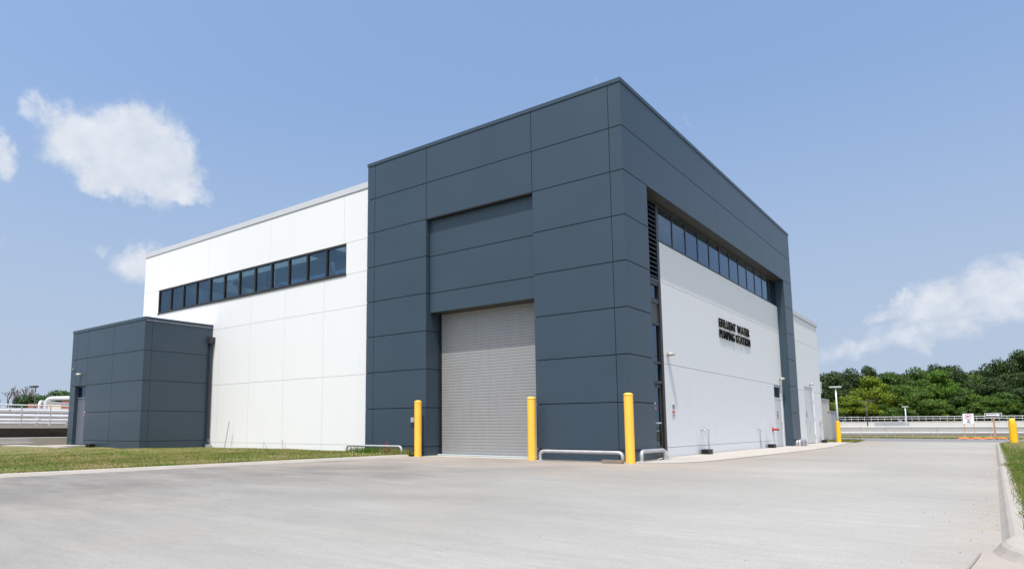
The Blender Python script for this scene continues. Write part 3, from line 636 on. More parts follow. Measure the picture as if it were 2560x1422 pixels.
# ---------------------------------------------------------------- wall lettering
lt = thing('wall_lettering', 'dark raised lettering reading EFFLUENT WATER PUMPING STATION on the white wall', 'lettering', (-.33, 8.4, 3.98))
def line(s, y0, y1, z, hgt):
    adv = {}; parts = []; xcur = 0
    for ch in s:
        if ch == ' ': xcur += .36; continue
        o = text_mesh('letter', ch, 1, 0, .02, 'letters')
        co = np.array([v.co[:] for v in o.data.vertices]); mn, mxx = co.min(0), co.max(0); w = mxx[0] - mn[0]
        parts.append((o, xcur, mn, mxx, w)); xcur += w + .085
    tot = xcur - .085; k = (y1 - y0) / tot
    for o, xc, mn, mxx, w in parts:
        me = o.data; hh = mxx[1] - mn[1]
        bmm = bmesh.new(); bmm.from_mesh(me); fs = bmm.faces[:]
        bmesh.ops.dissolve_limit(bmm, angle_limit=.02, verts=bmm.verts, edges=bmm.edges)
        r_ = bmesh.ops.extrude_face_region(bmm, geom=bmm.faces[:])
        for v in [g_ for g_ in r_['geom'] if isinstance(g_, bmesh.types.BMVert)]: v.co.z = 1
        for v in bmm.verts:
            lx = (v.co.x - mn[0] + xc) * k; lz = (v.co.y - mn[1]) / hh * hgt; ly = .045 if v.co.z > .5 else .02
            v.co = (ly, lx + y0 - 8.4, lz + z - 3.98)
        bmesh.ops.recalc_face_normals(bmm, faces=bmm.faces); bmm.to_mesh(me); bmm.free(); o.parent = lt
line('EFFLUENT WATER', 8.40, 12.20, 4.375, .30); line('PUMPING STATION', 8.40, 12.24, 3.985, .30)

# ---------------------------------------------------------------- wall lamps
def wall_lamp(loc, rz, label):
    t = thing('wall_lamp', label, 'wall lamp', loc, rz, 'wall lamps over the doors')     # local +x points out of the wall
    bm = bmesh.new(); n = 16
    for i in range(n):                                              # bell hood: half ellipsoid reaching out of the wall
        pass
    prof_ = [(.0, .085), (.05, .082), (.09, .066), (.12, .035), (.135, .0), (.128, -.004), (.11, .028), (.05, .07), (0, .074)]
    lathe(bm, prof_, 20, (.115, 0, 0))
    for v in bm.verts: v.co.x = .115 + (v.co.x - .115) * .85; v.co.y *= 1.05
    obj('hood', bm, 'lamp', t, True)
    obj('lens', bevel(boxes((.05, .18, -.05, .05, -.035, .03)), .015), 'lens', t)
    obj('bracket', boxes((.0, .06, -.05, .05, -.03, .08)), 'lamp', t)
    return t
w1 = wall_lamp((-.33, 3.42, 2.95), 0, 'pale bell wall lamp on the white wall beside the glazed entrance')
dup(w1, (-.33, 16.80, 2.96), 0, 'pale bell wall lamp above the personnel door beside the far slate column')
dup(w1, (-.33, 23.1, 3.02), 0, 'small wall lamp above the pale double door of the rear block')
dup(w1, (-24.62, -2.77, 3.24), -math.pi / 2, 'pale bell wall lamp above the annex door')
t = tag(obj('wall_sensor', bevel(boxes((-25.42, -25.32, -2.83, -2.772, 3.52, 3.58)), .01), 'lamp'), 'tiny pale sensor box high on the annex by its left edge', 'sensor')

# ---------------------------------------------------------------- wall signs
sg = thing('wall_sign', 'white and red notice sign on the white wall below the entrance lamp', 'sign', (-.33, 3.70, 1.16))
obj('plate', bevel(boxes((.004, .012, -.115, .115, 0, .41)), .002, 1), 'sign_white', sg)
obj('red_band', boxes((.0125, .014, -.112, .112, .12, .18)), 'sign_red', sg)
bm = bmesh.new()
ring = [(math.cos(a) * .07, math.sin(a) * .07) for a in np.linspace(0, 2 * math.pi, 17)]
tube(bm, [(.014, y, .295 + z) for y, z in ring], .008, 6, False)
bx(bm, .0125, .016, -.02, .02, .25, .34); bx(bm, .0125, .016, -.09, .09, .03, .042); bx(bm, .0125, .016, -.08, .08, .06, .072); bx(bm, .0125, .016, -.085, .085, .09, .10)
for s_ in ((-.115, -.109, 0, .41), (.109, .115, 0, .41)): bx(bm, .0125, .0145, s_[0], s_[1], s_[2], s_[3])
obj('pictogram', bm, 'sign_black', sg)
def door_sign(loc, rz, label):
    t = thing('door_sign', label, 'sign', loc, rz, 'small warning signs on the doors')
    obj('plate', boxes((.002, .008, -.09, .09, 0, .30)), 'sign_black', t)
    obj('red_field', boxes((.0085, .010, -.085, .085, .01, .12)), 'sign_red', t)
    obj('emblem', boxes((.0085, .0095, -.045, .045, .16, .25)), 'sign_white', t); obj('message_line', boxes((.0105, .0115, -.06, .06, .05, .075)), 'sign_white', t)
    return t
s1 = door_sign((-.36, 16.22, 1.24), 0, 'black and red sign on the single pale door by the far slate column')
dup(s1, (-.36, 22.15, 1.33), 0, 'black and red sign on the pale double door')
dup(s1, (-24.36, -2.62, 1.40), -math.pi / 2, 'black and red sign on the grey annex door')
dup(s1, (-.372, 2.42, 1.33), 0, 'black and red sign on the glazed entrance door')

# ---------------------------------------------------------------- fittings on the side wall
def hose_bib(loc, label, w):
    t = thing('wall_tap', label, 'tap', loc, 0, 'taps with pipes on the white side wall')
    bm = bmesh.new(); tube(bm, arc_pipe([(.03, 0, .74), (.1, 0, .74), (.1, w - .06, .74), (.05, w, .74), (.03, w, .6), (.03, w, .02)], .05), .014, 8); obj('conduit', bm, 'galv', t, True)
    bm = bmesh.new(); tube(bm, [(.0, 0, .74), (.12, 0, .74)], .025, 8); tube(bm, [(.11, 0, .75), (.14, 0, .66)], .016, 8); tube(bm, [(.08, -.05, .79), (.08, .05, .79)], .012, 6); obj('valve', bm, 'galv', t, True)
    return t
hose_bib((-.33, 6.05, .03), 'wall tap with bent steel pipe above the nearest black box', .62)
hose_bib((-.33, 12.75, .03), 'wall tap with bent steel pipe left of the red hose inlet', .22)
t = thing('hose_inlet', 'red fire hose inlet beside the pale personnel door', 'fire inlet', (-.33, 15.05, .76))
bm = bmesh.new(); lathe(bm, [(0, 0), (.10, 0), (.10, .02), (.045, .03), (.045, .15), (0, .15)], 16); bmesh.ops.rotate(bm, verts=bm.verts, cent=(0, 0, 0), matrix=Matrix.Rotation(math.pi / 2, 3, 'Y')); obj('flange', bm, 'red', t)
bm = bmesh.new()
for sgn in (-1, 1): tube(bm, [(.12, 0, 0), (.19, sgn * .08, -.01)], .033, 10); tube(bm, [(.19, sgn * .08, -.01), (.215, sgn * .105, -.012)], .042, 10)
obj('nozzle', bm, 'red', t); bm = bmesh.new(); tube(bm, [(.02, .06, -.1), (.02, .12, -.74)], .008, 6); obj('chain', bm, 'galv', t)
t = thing('wall_socket', 'small grey outlet with a hanging cable at the end of the rear wall', 'outlet', (-.33, 25.2, 1.1))
obj('box', bevel(boxes((.003, .06, -.2, .2, -.07, .07)), .01), 'galv', t); bm = bmesh.new(); tube(bm, [(.02, -.15, -.05), (.02, -.05, -.6), (.02, .02, -1.0)], .007, 6); obj('cable', bm, 'galv', t)
t = tag(obj('switch_box', bevel(boxes((-7.27, -7.13, -.07, -.002, 1.03, 1.19)), .01), 'galv'), 'grey switch box on the slate wall behind the leftmost yellow bollard', 'switch box')
def bait(loc, rz, label):
    t = thing('bait_box', label, 'bait box', loc, rz, 'black bait boxes along the walls')
    obj('body', bevel(boxes((-.13, .13, -.24, .24, 0, .09)), .03), 'black', t, False); obj('lid', bevel(boxes((-.14, .14, -.25, .25, .085, .15)), .03), 'black', t)
    return t
b1 = bait((-.14, 5.95, .022), 0, 'black bait box at the foot of the white wall under the long tap')
dup(b1, (-.14, 14.0, .022), 0, 'black bait box at the wall left of the red hose inlet'); dup(b1, (-.14, 25.0, .022), 0, 'black bait box at the end of the rear white wall')
dup(b1, (-22.75, -3.0, .085), math.pi / 2, 'black bait box in the grass by the annex door step')

# ---------------------------------------------------------------- bollards
def bollard(loc, label, h=1.72, material='yellow'):
    t = thing('bollard', label, 'bollard', loc, 0, 'yellow bollards'); r_ = .112
    bm = bmesh.new(); lathe(bm, [(r_, -.05), (r_, h - .06)], 32); obj('sleeve', bm, material, t, True)
    bm = bmesh.new(); lathe(bm, [(r_ - .006, h - .07), (r_ + .006, h - .066), (r_ + .006, h - .05), (.095, h - .022), (.055, h - .005), (0, h)], 28); obj('cap', bm, material, t, True)
    return t
b = bollard((-6.77, -.28, -.015), 'yellow bollard at the left jamb of the roller door')
dup(b, (-2.70, -.30, -.03), None, 'yellow bollard at the right jamb of the roller door'); dup(b, (.08, -.35, -.02), None, 'yellow bollard at the near corner of the slate portal')
bollard((.30, 26.5, .0), 'yellow bollard at the end of the rear wall beside the grey cabinets', 1.17, 'yellow_deep')
t = thing('bollard', 'yellow capped bollard standing in the grass behind the right kerb', 'bollard', (7.63, 26.9, .0), 0, 'yellow bollards')
bm = bmesh.new(); lathe(bm, [(.155, -.05), (.155, 1.03)], 32); obj('sleeve', bm, 'yellow_deep', t, True)
bm = bmesh.new(); lathe(bm, [(.148, 1.03), (.12, 1.03), (.12, 1.09), (.13, 1.10), (.13, 1.125), (.118, 1.13), (.118, 1.19), (.08, 1.225), (0, 1.235)], 28); obj('cap', bm, 'yellow_deep', t, True)

# ---------------------------------------------------------------- steel hoops
def hoop(pts, rad, label, foot=True):
    c = Vector(pts[0]); t = thing('guard_hoop', label, 'guard rail', c, 0, 'low steel guard hoops at the wall foot')
    bm = bmesh.new(); tube(bm, arc_pipe([Vector(p) - c for p in pts], .13, 6), rad, 14); obj('rail', bm, 'galv', t, True)
    for p in (pts[0], pts[-1]):
        q = Vector(p) - c; obj('foot_plate', boxes((q.x - .1, q.x + .1, q.y - .1, q.y + .1, q.z, q.z + .015)), 'galv', t)
    return t
hoop([(-9.63, -.55, .06), (-9.63, -.55, .30), (-7.2, -.55, .30), (-7.2, -.55, .04)], .035, 'low steel guard hoop standing in the grass left of the roller door')
hoop([(-2.45, -.30, 0), (-2.45, -.30, .25), (-.12, -.34, .25), (-.12, -.34, 0)], .045, 'low steel guard hoop between the two right yellow bollards')
hoop([(.16, .12, .022), (.16, .12, .27), (.16, 1.62, .27), (.16, 1.62, .022)], .05, 'low steel guard hoop round the corner in front of the glazed entrance')
hoop([(.14, 1.82, .022), (.14, 1.82, .25), (-.2, 1.82, .25), (-.2, 1.82, .022)], .045, 'short steel guard hoop set crosswise by the glazed entrance')
hoop([(.3, 16.85, .022), (.3, 16.85, .27), (.3, 18.1, .27), (.3, 18.1, .022)], .05, 'low steel guard hoop in front of the far slate column')
hoop([(.1, 17.3, .022), (.1, 17.3, .25), (.1, 18.5, .25), (.1, 18.5, .022)], .04, 'thin steel guard hoop directly at the foot of the far column')
t = thing('marker_stake', 'short red marker stake in the weeds at the slate wall', 'stake', (-8.16, -.18, .04)); bm = bmesh.new(); lathe(bm, [(0, 0), (.045, 0), (.045, .22), (.03, .24), (.03, .36), (0, .38)], 12); obj('stake', bm, 'red', t)
obj('collar', boxes((-.05, .05, -.05, .05, .1, .12)), 'red', t)
tag(obj('timber_block', bevel(boxes((-.55, -.02, -.62, -.45, .0, .08)), .008), 'oldwood'), 'weathered timber block lying beside the corner bollard', 'timber block')
bm = bmesh.new(); tube(bm, [(-17.42, -.05, .0), (-17.23, 0.02, 1.16)], .018, 8); tag(obj('leaning_pole', bm, 'galv'), 'thin grey pole leaning against the white wall', 'pole')
for i, (xx, hh) in enumerate(((-14.84, .33), (-13.7, .4))):
    t = thing('ground_stake', ('short thin steel stake at the wall, nearer the annex', 'short thin steel stake at the wall, nearer the slate portal')[i], 'stake', (xx, -.02, .03), 0, 'thin steel stakes at the white wall')
    bm = bmesh.new(); tube(bm, [(0, 0, 0), (.02, 0, hh)], .012, 6); tube(bm, [(.09, .05, 0), (.1, .05, hh * .6)], .01, 6); obj('rod', bm, 'galv', t)

# ---------------------------------------------------------------- cabinets behind the building
t = thing('utility_cabinet', 'tall cream utility cabinet beyond the rear white wall', 'cabinet', (-.5, 26.3, 0))
obj('body', boxes((-1.6, 0, 0, 2.2, .06, 2.38), (-1.6, -.12, 2.22, 3.6, .06, 2.40)), 'cream', t); obj('roof', boxes((-1.65, .05, -.03, 2.2, 2.38, 2.45), (-1.62, -.09, 2.23, 3.63, 2.40, 2.47)), 'cabgrey', t)
obj('base', boxes((-1.6, .02, 0, 3.5, 0, .06)), 'concrete_old', t); obj('door', boxes((.0, .012, .15, 1.05, .2, 2.2), (.0, .012, 1.09, 2.0, .2, 2.2)), 'cream', t)
t = thing('electrical_cabinet', 'grey electrical cabinet behind the far yellow bollard', 'cabinet', (-.42, 29.0, 0))
obj('body', boxes((-1.1, 0, .0, 1.75, .14, 1.74)), 'cabgrey', t); obj('base', boxes((-1.1, .03, -.02, 1.78, 0, .14)), 'oldwood', t); obj('roof', boxes((-1.14, .04, -.03, 1.78, 1.74, 1.79)), 'cabgrey', t)
obj('door', boxes((.0, .012, .08, .84, .2, 1.7), (.0, .012, .88, 1.66, .2, 1.7)), 'cabgrey', t)

# ---------------------------------------------------------------- road signs
def sandbag(p, rz, label):
    bm = bmesh.new(); bmesh.ops.create_uvsphere(bm, u_segments=18, v_segments=10, radius=1)
    for v in bm.verts:
        s_ = 1 + .08 * math.sin(v.co.x * 5 + p[0]) ; v.co = (v.co.x * .40, v.co.y * .2 * s_, max(-.0, v.co.z) * .075 + (.02 if v.co.z > 0 else 0)); v.co.z -= abs(v.co.x) ** 2 * .5
    o = obj('sandbag', bm, 'orange', None, True, (*p, .03)); o.rotation_euler = (0, 0, rz); return tag(o, label, 'sandbag', 'orange sandbags on the sign stands')
n_ang = math.atan2(6.93 - 5.4, 43 + 15.9)
SG = (5.60, 43.1)
t = thing('road_sign', 'white no left turn sign on two thin timber legs', 'sign', (*SG, 0), -.02)
obj('plate', boxes((-.30, .30, -.012, .0, 1.06, 1.74)), 'sign_white', t)
for sx in (-.26, .28): obj('leg', boxes((sx - .016, sx + .016, .0, .03, .02, 1.70)), 'wood', t)
bm = bmesh.new()
rr = [(math.cos(a), math.sin(a)) for a in np.linspace(0, 2 * math.pi, 33)]
for (a, b_), (c, d_) in zip(rr, rr[1:]):
    ps = [(a * .185, b_ * .185), (c * .185, d_ * .185), (c * .155, d_ * .155), (a * .155, b_ * .155)]; bm.faces.new([bm.verts.new((px, -.0155, 1.53 + pz)) for px, pz in ps])
bm.faces.new([bm.verts.new((px, -.017, 1.53 + pz)) for px, pz in ((-.13, -.112), (-.112, -.13), (.13, .112), (.112, .13))])
obj('prohibition_ring', bm, 'sign_red', t)
bm = bmesh.new(); f_ = lambda pts: bm.faces.new([bm.verts.new((px, -.0145, 1.53 + pz)) for px, pz in pts])
f_([(.04, -.10), (.07, -.10), (.07, .0), (.04, .0)]); f_([(-.03, .012), (.0545, .012), (.0745, .002), (.0745, .05), (-.03, .05)]); f_([(-.03, -.02), (-.03, .082), (-.12, .031)])
obj('turn_arrow', bm, 'sign_black', t)
for i, s in enumerate(('NO', 'LEFT', 'TURN')):
    o = text_mesh('lettering', s, .082, .002, .003, 'sign_black', t, 'CENTER'); o.rotation_euler = (math.pi / 2, 0, 0); o.location = (0, -.015, 1.262 - i * .082)
t = thing('road_sign', 'black sign with a white arrow pointing right on one timber post', 'sign', (6.95, 43.6, 0), -.02)
obj('plate', boxes((-.46, .46, -.012, .0, 1.50, 1.77)), 'sign_white', t); obj('black_field', boxes((-.435, .435, -.0145, -.0125, 1.525, 1.745)), 'sign_black', t)
bm = bmesh.new(); f_ = lambda pts: bm.faces.new([bm.verts.new((px, -.0165, 1.635 + pz)) for px, pz in pts]); f_([(-.39, -.05), (.2, -.05), (.2, .05), (-.39, .05)]); f_([(.2, -.095), (.40, 0), (.2, .095)]); obj('arrow', bm, 'sign_white', t)
obj('post', boxes((-.05, .05, .002, .09, .02, 1.76)), 'wood', t); obj('foot', boxes((-.5, .5, .0, .09, .0, .05), (-.05, .05, -.4, .5, .0, .04)), 'oldwood', t)
sandbag((5.28, 43.05), .1, 'leftmost orange sandbag under the no left turn sign'); sandbag((5.98, 43.1), -.15, 'orange sandbag under the right leg of the no left turn sign')
sandbag((6.62, 43.55), .2, 'orange sandbag on the left foot of the arrow sign'); sandbag((7.28, 43.6), -.2, 'orange sandbag on the right foot of the arrow sign')

# ---------------------------------------------------------------- right background
def railing(name, p0, p1, zb, zs, rr_, sp, pr, label, material='galv_white', ptop=None):
    p0, p1 = Vector(p0), Vector(p1); t = thing(name, label, 'railing', (p0.x, p0.y, zb)); dv = p1 - p0; L_ = dv.length
    for z, r_ in zip(zs, rr_):
        bm = bmesh.new(); tube(bm, [(0, 0, z), (dv.x, dv.y, z)], r_, 8); obj('rail', bm, material, t)
    n = int(L_ / sp); pm = None
    for i in range(n + 1):
        f = i / n
        if pm is None:
            bm = bmesh.new(); tube(bm, [(0, 0, 0), (0, 0, max(zs))], pr, 6); pm = obj('post', bm, 'galv', t); o = pm
        else:
            o = pm.copy(); COL.objects.link(o); o.parent = t
        o.location = (dv.x * f, dv.y * f, 0)
    return t
railing('guard_rail', (-12, 45.4), (22, 62.8), -.03, (.90, .40), (.035, .045), 1.9, .03, 'long white two-pipe guard rail beyond the cross road')
railing('guard_rail', (-14, 52), (26, 72), 0, (.80, .62), (.02, .02), 1.5, .018, 'thin grey railing just behind the white guard rail')
bm = bmesh.new(); poly(bm, [(-60, 36), (60, 98), (60, 140), (-60, 140)], -.022); tag(obj('basin_yard', bm, 'soil'), kind='structure')
bm = bmesh.new(); poly(bm, [(-80, 60), (80, 130), (80, 400), (-80, 400)], -.015); tag(obj('concrete_yard', bm, 'concrete_far'), kind='structure')
def wall_line(name, p0, p1, z0, z1, th, material, label, cap=None):
    p0, p1 = Vector((*p0, 0)), Vector((*p1, 0)); dv = (p1 - p0); L_ = dv.length; t = thing(name, label, 'wall', p0, math.atan2(dv.y, dv.x))
    bm = bmesh.new(); n = max(1, int(L_ / 6))
    for i in range(n): bx(bm, L_ * i / n + .01, L_ * (i + 1) / n - .01, 0, th, z0, z1)
    obj('wall_face', bm, material, t); obj('coping', boxes((0, L_, -.06, th + .06, z1, z1 + .12)), material, t); return t
wall_line('basin_wall', (-22, 63.5), (30, 104.5), 0, .66, .3, 'concrete_far', 'low white concrete basin wall behind the guard rail')
rw = wall_line('retaining_wall', (-60, 167.2), (45, 189.2), -.1, 1.95, .5, 'concrete_far', 'long pale concrete retaining wall in front of the woods')
obj('grey_panel', boxes((45.5, 52.5, -.03, .0, -.05, 1.94)), 'concrete_grey', rw)  # thin darker grey box on the pale wall face
railing('wall_railing', (-40, 171.5), (40, 188.3), 2.07, (1.12, .6), (.05, .045), 1.35, .045, 'grey railing on top of the long retaining wall')
bm = bmesh.new(); poly(bm, [(-60, 168), (45, 190), (140, 400), (-140, 400)], 2.0); tag(obj('wood_bank', bm, 'turf_far'), kind='structure')
def lamp_post(loc, h, label, r_=.09, material='galv_white', double=False, head=(-.55, .55)):
    t = thing('lamp_post', label, 'lamp post', loc, 0, 'lamp posts in the yard')
    bm = bmesh.new(); tube(bm, [(0, 0, 0), (0, 0, h * .55), (0, 0, h)], [r_, r_ * .8, r_ * .6], 10); obj('pole', bm, material, t, True)
    obj('head', bevel(boxes((*head, -.22, .22, h, h + .14)) if not double else boxes((-1.2, -.2, -.2, .2, h, h + .14), (.2, 1.2, -.2, .2, h, h + .14), (-.2, .2, -.05, .05, h, h + .1)), .03), material, t)
    obj('base', boxes((-.25, .25, -.25, .25, 0, .3)), 'concrete_far', t); return t
lamp_post((-5.6, 64.4, 0), 4.9, 'pale lamp post rising behind the far yellow bollard', .11)
lamp_post((-6.64, 147.8, 0), 4.75, 'distant pale lamp post in front of the retaining wall', .14)
lamp_post((-8.6, 109.9, 0), 4.9, 'thin dark twin-headed lamp post before the woods', .1, 'dark_metal', True)
t = thing('concrete_block', 'dark heap of valves and fittings behind the guard rail', 'fittings', (-6.6, 63, 0)) if False else None

# ---------------------------------------------------------------- trees
random.seed(23)
def crown_mesh(name, seed, n, lobes, leaf, flat=.8, low=.15):
    g = np.random.default_rng(seed); C, S = [], []
    for i in range(lobes):
        th = g.uniform(0, 2 * np.pi); hgt = g.uniform(low, 1) ** .8; rad = (1 - (2 * (hgt - .45)) ** 2 * .55) * g.uniform(.2, .62)
        C.append((math.cos(th) * rad, math.sin(th) * rad, hgt)); S.append(g.uniform(.16, .34))
    C, S = np.array(C), np.array(S); w = S ** 2 / (S ** 2).sum(); idx = g.choice(lobes, n, p=w)
    dv = g.normal(size=(n, 3)); dv /= np.linalg.norm(dv, axis=1)[:, None]; rad = g.uniform(.35, 1, n) ** .5 * S[idx] * g.uniform(.8, 1.12, n)
    dv[:, 2] *= flat; P = C[idx] + dv * rad[:, None] * np.array([1, 1, .62]); P[:, 2] = np.maximum(P[:, 2], .02)
    nr = dv + g.normal(0, .55, (n, 3)) + np.array([0, 0, .35]); nr /= np.linalg.norm(nr, axis=1)[:, None]
    a = np.cross(nr, g.normal(size=(n, 3))); a /= np.linalg.norm(a, axis=1)[:, None]; b = np.cross(nr, a); s = (leaf * g.uniform(.6, 1.4, n))[:, None]
    V = np.stack([P - a * s, P - b * s * .6, P + a * s, P + b * s * .6], 1)
    me = bpy.data.meshes.new(name); me.vertices.add(n * 4); me.vertices.foreach_set('co', V.reshape(-1)); me.loops.add(n * 4); me.loops.foreach_set('vertex_index', np.arange(n * 4, dtype=np.int32))
    me.polygons.add(n); me.polygons.foreach_set('loop_start', np.arange(0, n * 4, 4, dtype=np.int32)); me.update(); me.materials.append(M['leaf']); return me
CR = [crown_mesh('crown', 100 + i, 7500, 34, .030, .85, .1) for i in range(5)]
SH = [crown_mesh('shrub_crown', 200 + i, 3800, 18, .042, .9, .0) for i in range(3)]
def trunk_mesh(seed):
    g = random.Random(seed); bm = bmesh.new(); tube(bm, [(0, 0, -.02), (.01, 0, .25), (.0, .015, .6)], [.022, .016, .008], 8)
    for i in range(6):
        a = g.uniform(0, 6.28); z = g.uniform(.22, .5); tube(bm, [(0, 0, z), (math.cos(a) * .12, math.sin(a) * .12, z + .12), (math.cos(a) * .25, math.sin(a) * .25, z + .22)], [.009, .006, .003], 6)
    me = bpy.data.meshes.new('trunk'); bm.to_mesh(me); bm.free(); me.materials.append(M['bark']); return me
TR = [trunk_mesh(i) for i in range(3)]
COLS = {'dk': (.033, .061, .014, 1), 'md': (.050, .100, .014, 1), 'yg': (.125, .175, .010, 1), 'ol': (.064, .118, .013, 1), 'br': (.070, .145, .012, 1), 'lf': (.045, .095, .022, 1)}
def tree(kind, x, y, ztop, wid, i, label, name='tree', z0=2.0, cr=None, group='trees of the wood behind the retaining wall'):
    t = thing(name, label, 'tree' if name == 'tree' else 'shrub', (x, y, z0), random.uniform(0, 6.28), group); h = ztop - z0; cm = cr or CR[i % len(CR)]
    c = bpy.data.objects.new('crown', cm); COL.objects.link(c); c.parent = t; c.color = COLS[kind]
    hb = .16 * h if name == 'tree' else 0
    c.location = (0, 0, hb); wid *= 1.38; c.scale = (wid / 1.5, wid / 1.5, (h - hb) / 1.13)
    k = bpy.data.objects.new('trunk', TR[i % 3]); COL.objects.link(k); k.parent = t; k.scale = (h * .8, h * .8, h); k.color = (1, 1, 1, 1)
    return t
LT = [('dk', -26.84, 194.12, 16.27, 9), ('dk', -23.03, 201.01, 16.83, 8), ('dk', -19.27, 212.83, 18.9, 7), ('yg', -16.26, 186.25, 13.63, 8.5), ('md', -13.78, 206.1, 15.9, 8), ('ol', -9.3, 186.9, 11.5, 8.5), ('md', -8.36, 207.72, 16.9, 8),
      ('dk', -4.1, 216.13, 18.5, 8), ('br', -2.65, 197.04, 15.11, 8), ('dk', -.42, 206.34, 16.9, 7.5), ('ol', 3.05, 214.57, 15.4, 8), ('dk', 6.98, 214.88, 17.4, 8), ('dk', 10.82, 215.14, 19, 9), ('dk', 14.55, 215.36, 20.6, 10), ('dk', 19.6, 218.65, 20.4, 10),
      ('ol', 4.09, 194.51, 8.8, 8), ('md', 9.5, 199.46, 9.2, 8), ('yg', -19.95, 178.83, 8.9, 7.5), ('ol', -5.8, 184.61, 9.2, 7.5), ('md', 1.09, 196.0, 10.2, 7.5), ('dk', 14.3, 203.19, 11, 9), ('dk', -29.5, 188, 13.5, 8), ('dk', -24.3, 190, 12, 8), ('dk', 7.0, 207, 13.5, 8.5), ('md', -13, 197, 11.5, 7.5), ('dk', -32, 197, 15.5, 9), ('dk', 22, 208, 14, 9), ('dk', 2.2, 221, 16.5, 9), ('dk', -13, 216, 15.8, 8)]
TL = ['dark tree at the left end of the wood, right beside the white wall', 'dark rounded tree second from the white wall end of the wood', 'tallest dark tree in the left half of the wood, with a flat top', 'yellow green tree, the brightest of the wood', 'mid green tree directly behind and right of the yellow green tree',
      'broad olive green tree above the distant lamp post', 'mid green tree whose rounded top shows above the olive tree', 'dark tree with the highest top near the middle of the wood', 'bright leafy green tree with a broad top left of the no left turn sign', 'dark tree just right of the bright leafy tree',
      'dull olive tree high in the dip of the skyline above the road signs', 'dark tree rising behind the arrow sign', 'tall dark tree left of the tallest trees at the right edge', 'very tall dark tree at the right end of the skyline', 'tallest dark tree, cut off by the right picture edge',
      'low olive tree above the no left turn sign', 'low mid green tree above the arrow sign', 'low yellow green tree beneath the brightest tree', 'low olive tree right of the distant lamp post', 'low mid green tree left of the no left turn sign', 'low dark tree above the capped bollard', 'dark low crown beside the rear white wall', 'dark crown behind the nearest lamp post', 'dark crown deep in the wood behind the road signs', 'shaded mid green crown between the yellow green tree and the olive tree', 'dark crown half hidden behind the rear white wall', 'dark crown at the right edge under the tallest tree', 'dark crown in the dip of the skyline', 'dark crown showing on the skyline right of the flat topped tree']
for i, (k, x, y, z, w) in enumerate(LT): tree(k, x, y, z, w, i, TL[i])
SHR = [(-21.84, 171.5, 6.2), (-20.16, 175.5, 5.6), (-17.8, 176.5, 5.0), (-15.93, 178.8, 6.2), (-13.62, 179.2, 5.6), (-11.83, 182.3, 5.0), (-9.44, 182.5, 6.1), (-7.6, 185.6, 5.6), (-5.4, 185.5, 5.0), (-3.37, 188, 6.2), (-1.22, 187.5, 5.5), (.72, 191.5, 5.0), (2.96, 191.5, 6.1), (4.96, 194.5, 5.6), (7.0, 194, 5.0), (9.19, 197, 6.1), (11.18, 197, 5.5), (13.28, 200, 5.0)]
WHERE = ['behind the far yellow bollard', 'just right of the near lamp post', 'left of the thin twin-headed lamp post', 'at the thin twin-headed lamp post', 'right of the thin twin-headed lamp post', 'midway between the twin-headed and the distant lamp post', 'left of the distant lamp post', 'at the distant lamp post', 'right of the distant lamp post',
         'below the olive tree right of the distant lamp post', 'in the darkest gap of the wood', 'right of the darkest gap', 'left of the no left turn sign', 'behind the no left turn sign', 'between the two road signs', 'behind the arrow sign', 'right of the arrow sign', 'above the capped bollard']
for i, (x, y, z) in enumerate(SHR):
    y = max(y, 167.2 + (x + 60) * .2095 + 3.6)
    k = ('md', 'ol', 'md', 'yg', 'md', 'ol')[i % 6]
    tree(k, x, y, z + .8, 4.6, i, f'low shrub on the retaining wall {WHERE[i]}', 'shrub', 2.0, SH[i % 3], 'shrubs along the retaining wall')
UND = [(i, -27 + i * 3.0 + .6 * math.sin(i * 2.1), 177.5 + i * 2.15 + 1.2 * math.cos(i * 1.7)) for i in range(15)]
for i, x, y in UND:
    tree(('dk', 'md')[i % 2], x, y + 3, 5.6 + math.sin(i * 3) * .8, 5.2, i, 'dark undergrowth bush in the shade of the wood, behind the shrubs on the retaining wall', 'shrub', 1.9, SH[(i + 1) % 3], 'undergrowth bushes behind the shrubs')
# ---------------------------------------------------------------- left background
t = thing('channel_wall', 'concrete channel wall with overhanging top left of the annex', 'wall', (-31, 0, 0))
obj('wall_face', boxes((-.9, -.45, -40, 30, 0, .90)), 'undercut_shade', t); obj('coping', boxes((-.9, .0, -40, 30, .90, 1.05)), 'concrete', t)  # face coloured dark for the shade under the coping
t = thing('concrete_platform', 'low pale concrete ledge in front of the channel wall', 'ledge', (-29.5, 0, 0))
obj('body', boxes((-1.6, 0, -40, 30, 0, .44)), 'concrete', t); obj('step', boxes((.0, .9, -40, -2.9, 0, .22)), 'concrete', t)
railing('handrail', (-31.1, -14.9), (-31.1, 16), .96, (1.1, .56), (.032, .026), 1.335, .03, 'grey tube handrail along the channel wall left of the annex')
railing('handrail', (-38.5, -10), (-38.5, 26), 1.35, (.75, .4), (.02, .02), 1.3, .02, 'second thin handrail behind the white pipes')
def pipe(x, z, r_, label):
    t = thing('pipeline', label, 'pipe', (x, 0, z), 0, 'white pipelines behind the handrail'); bm = bmesh.new(); tube(bm, [(0, -40, 0), (0, 40, 0)], r_, 14); obj('pipe_run', bm, 'pipe', t, True)
    bm = bmesh.new()
    for y in np.arange(-39, 40, 3.9): bx(bm, -.06, .06, y - .05, y + .05, -z + 1.0, -r_)
    obj('support', bm, 'galv', t)
    bm = bmesh.new(); tube(bm, [(0, 0, 0), (0, .12, 0)], r_ * 1.25, 14); f0 = obj('flange', bm, 'galv', t, loc=(0, -11.9, 0))
    for y in np.arange(-6.7, 16, 5.2):
        f1 = f0.copy(); COL.objects.link(f1); f1.parent = t; f1.location = (0, float(y), 0)
    return t
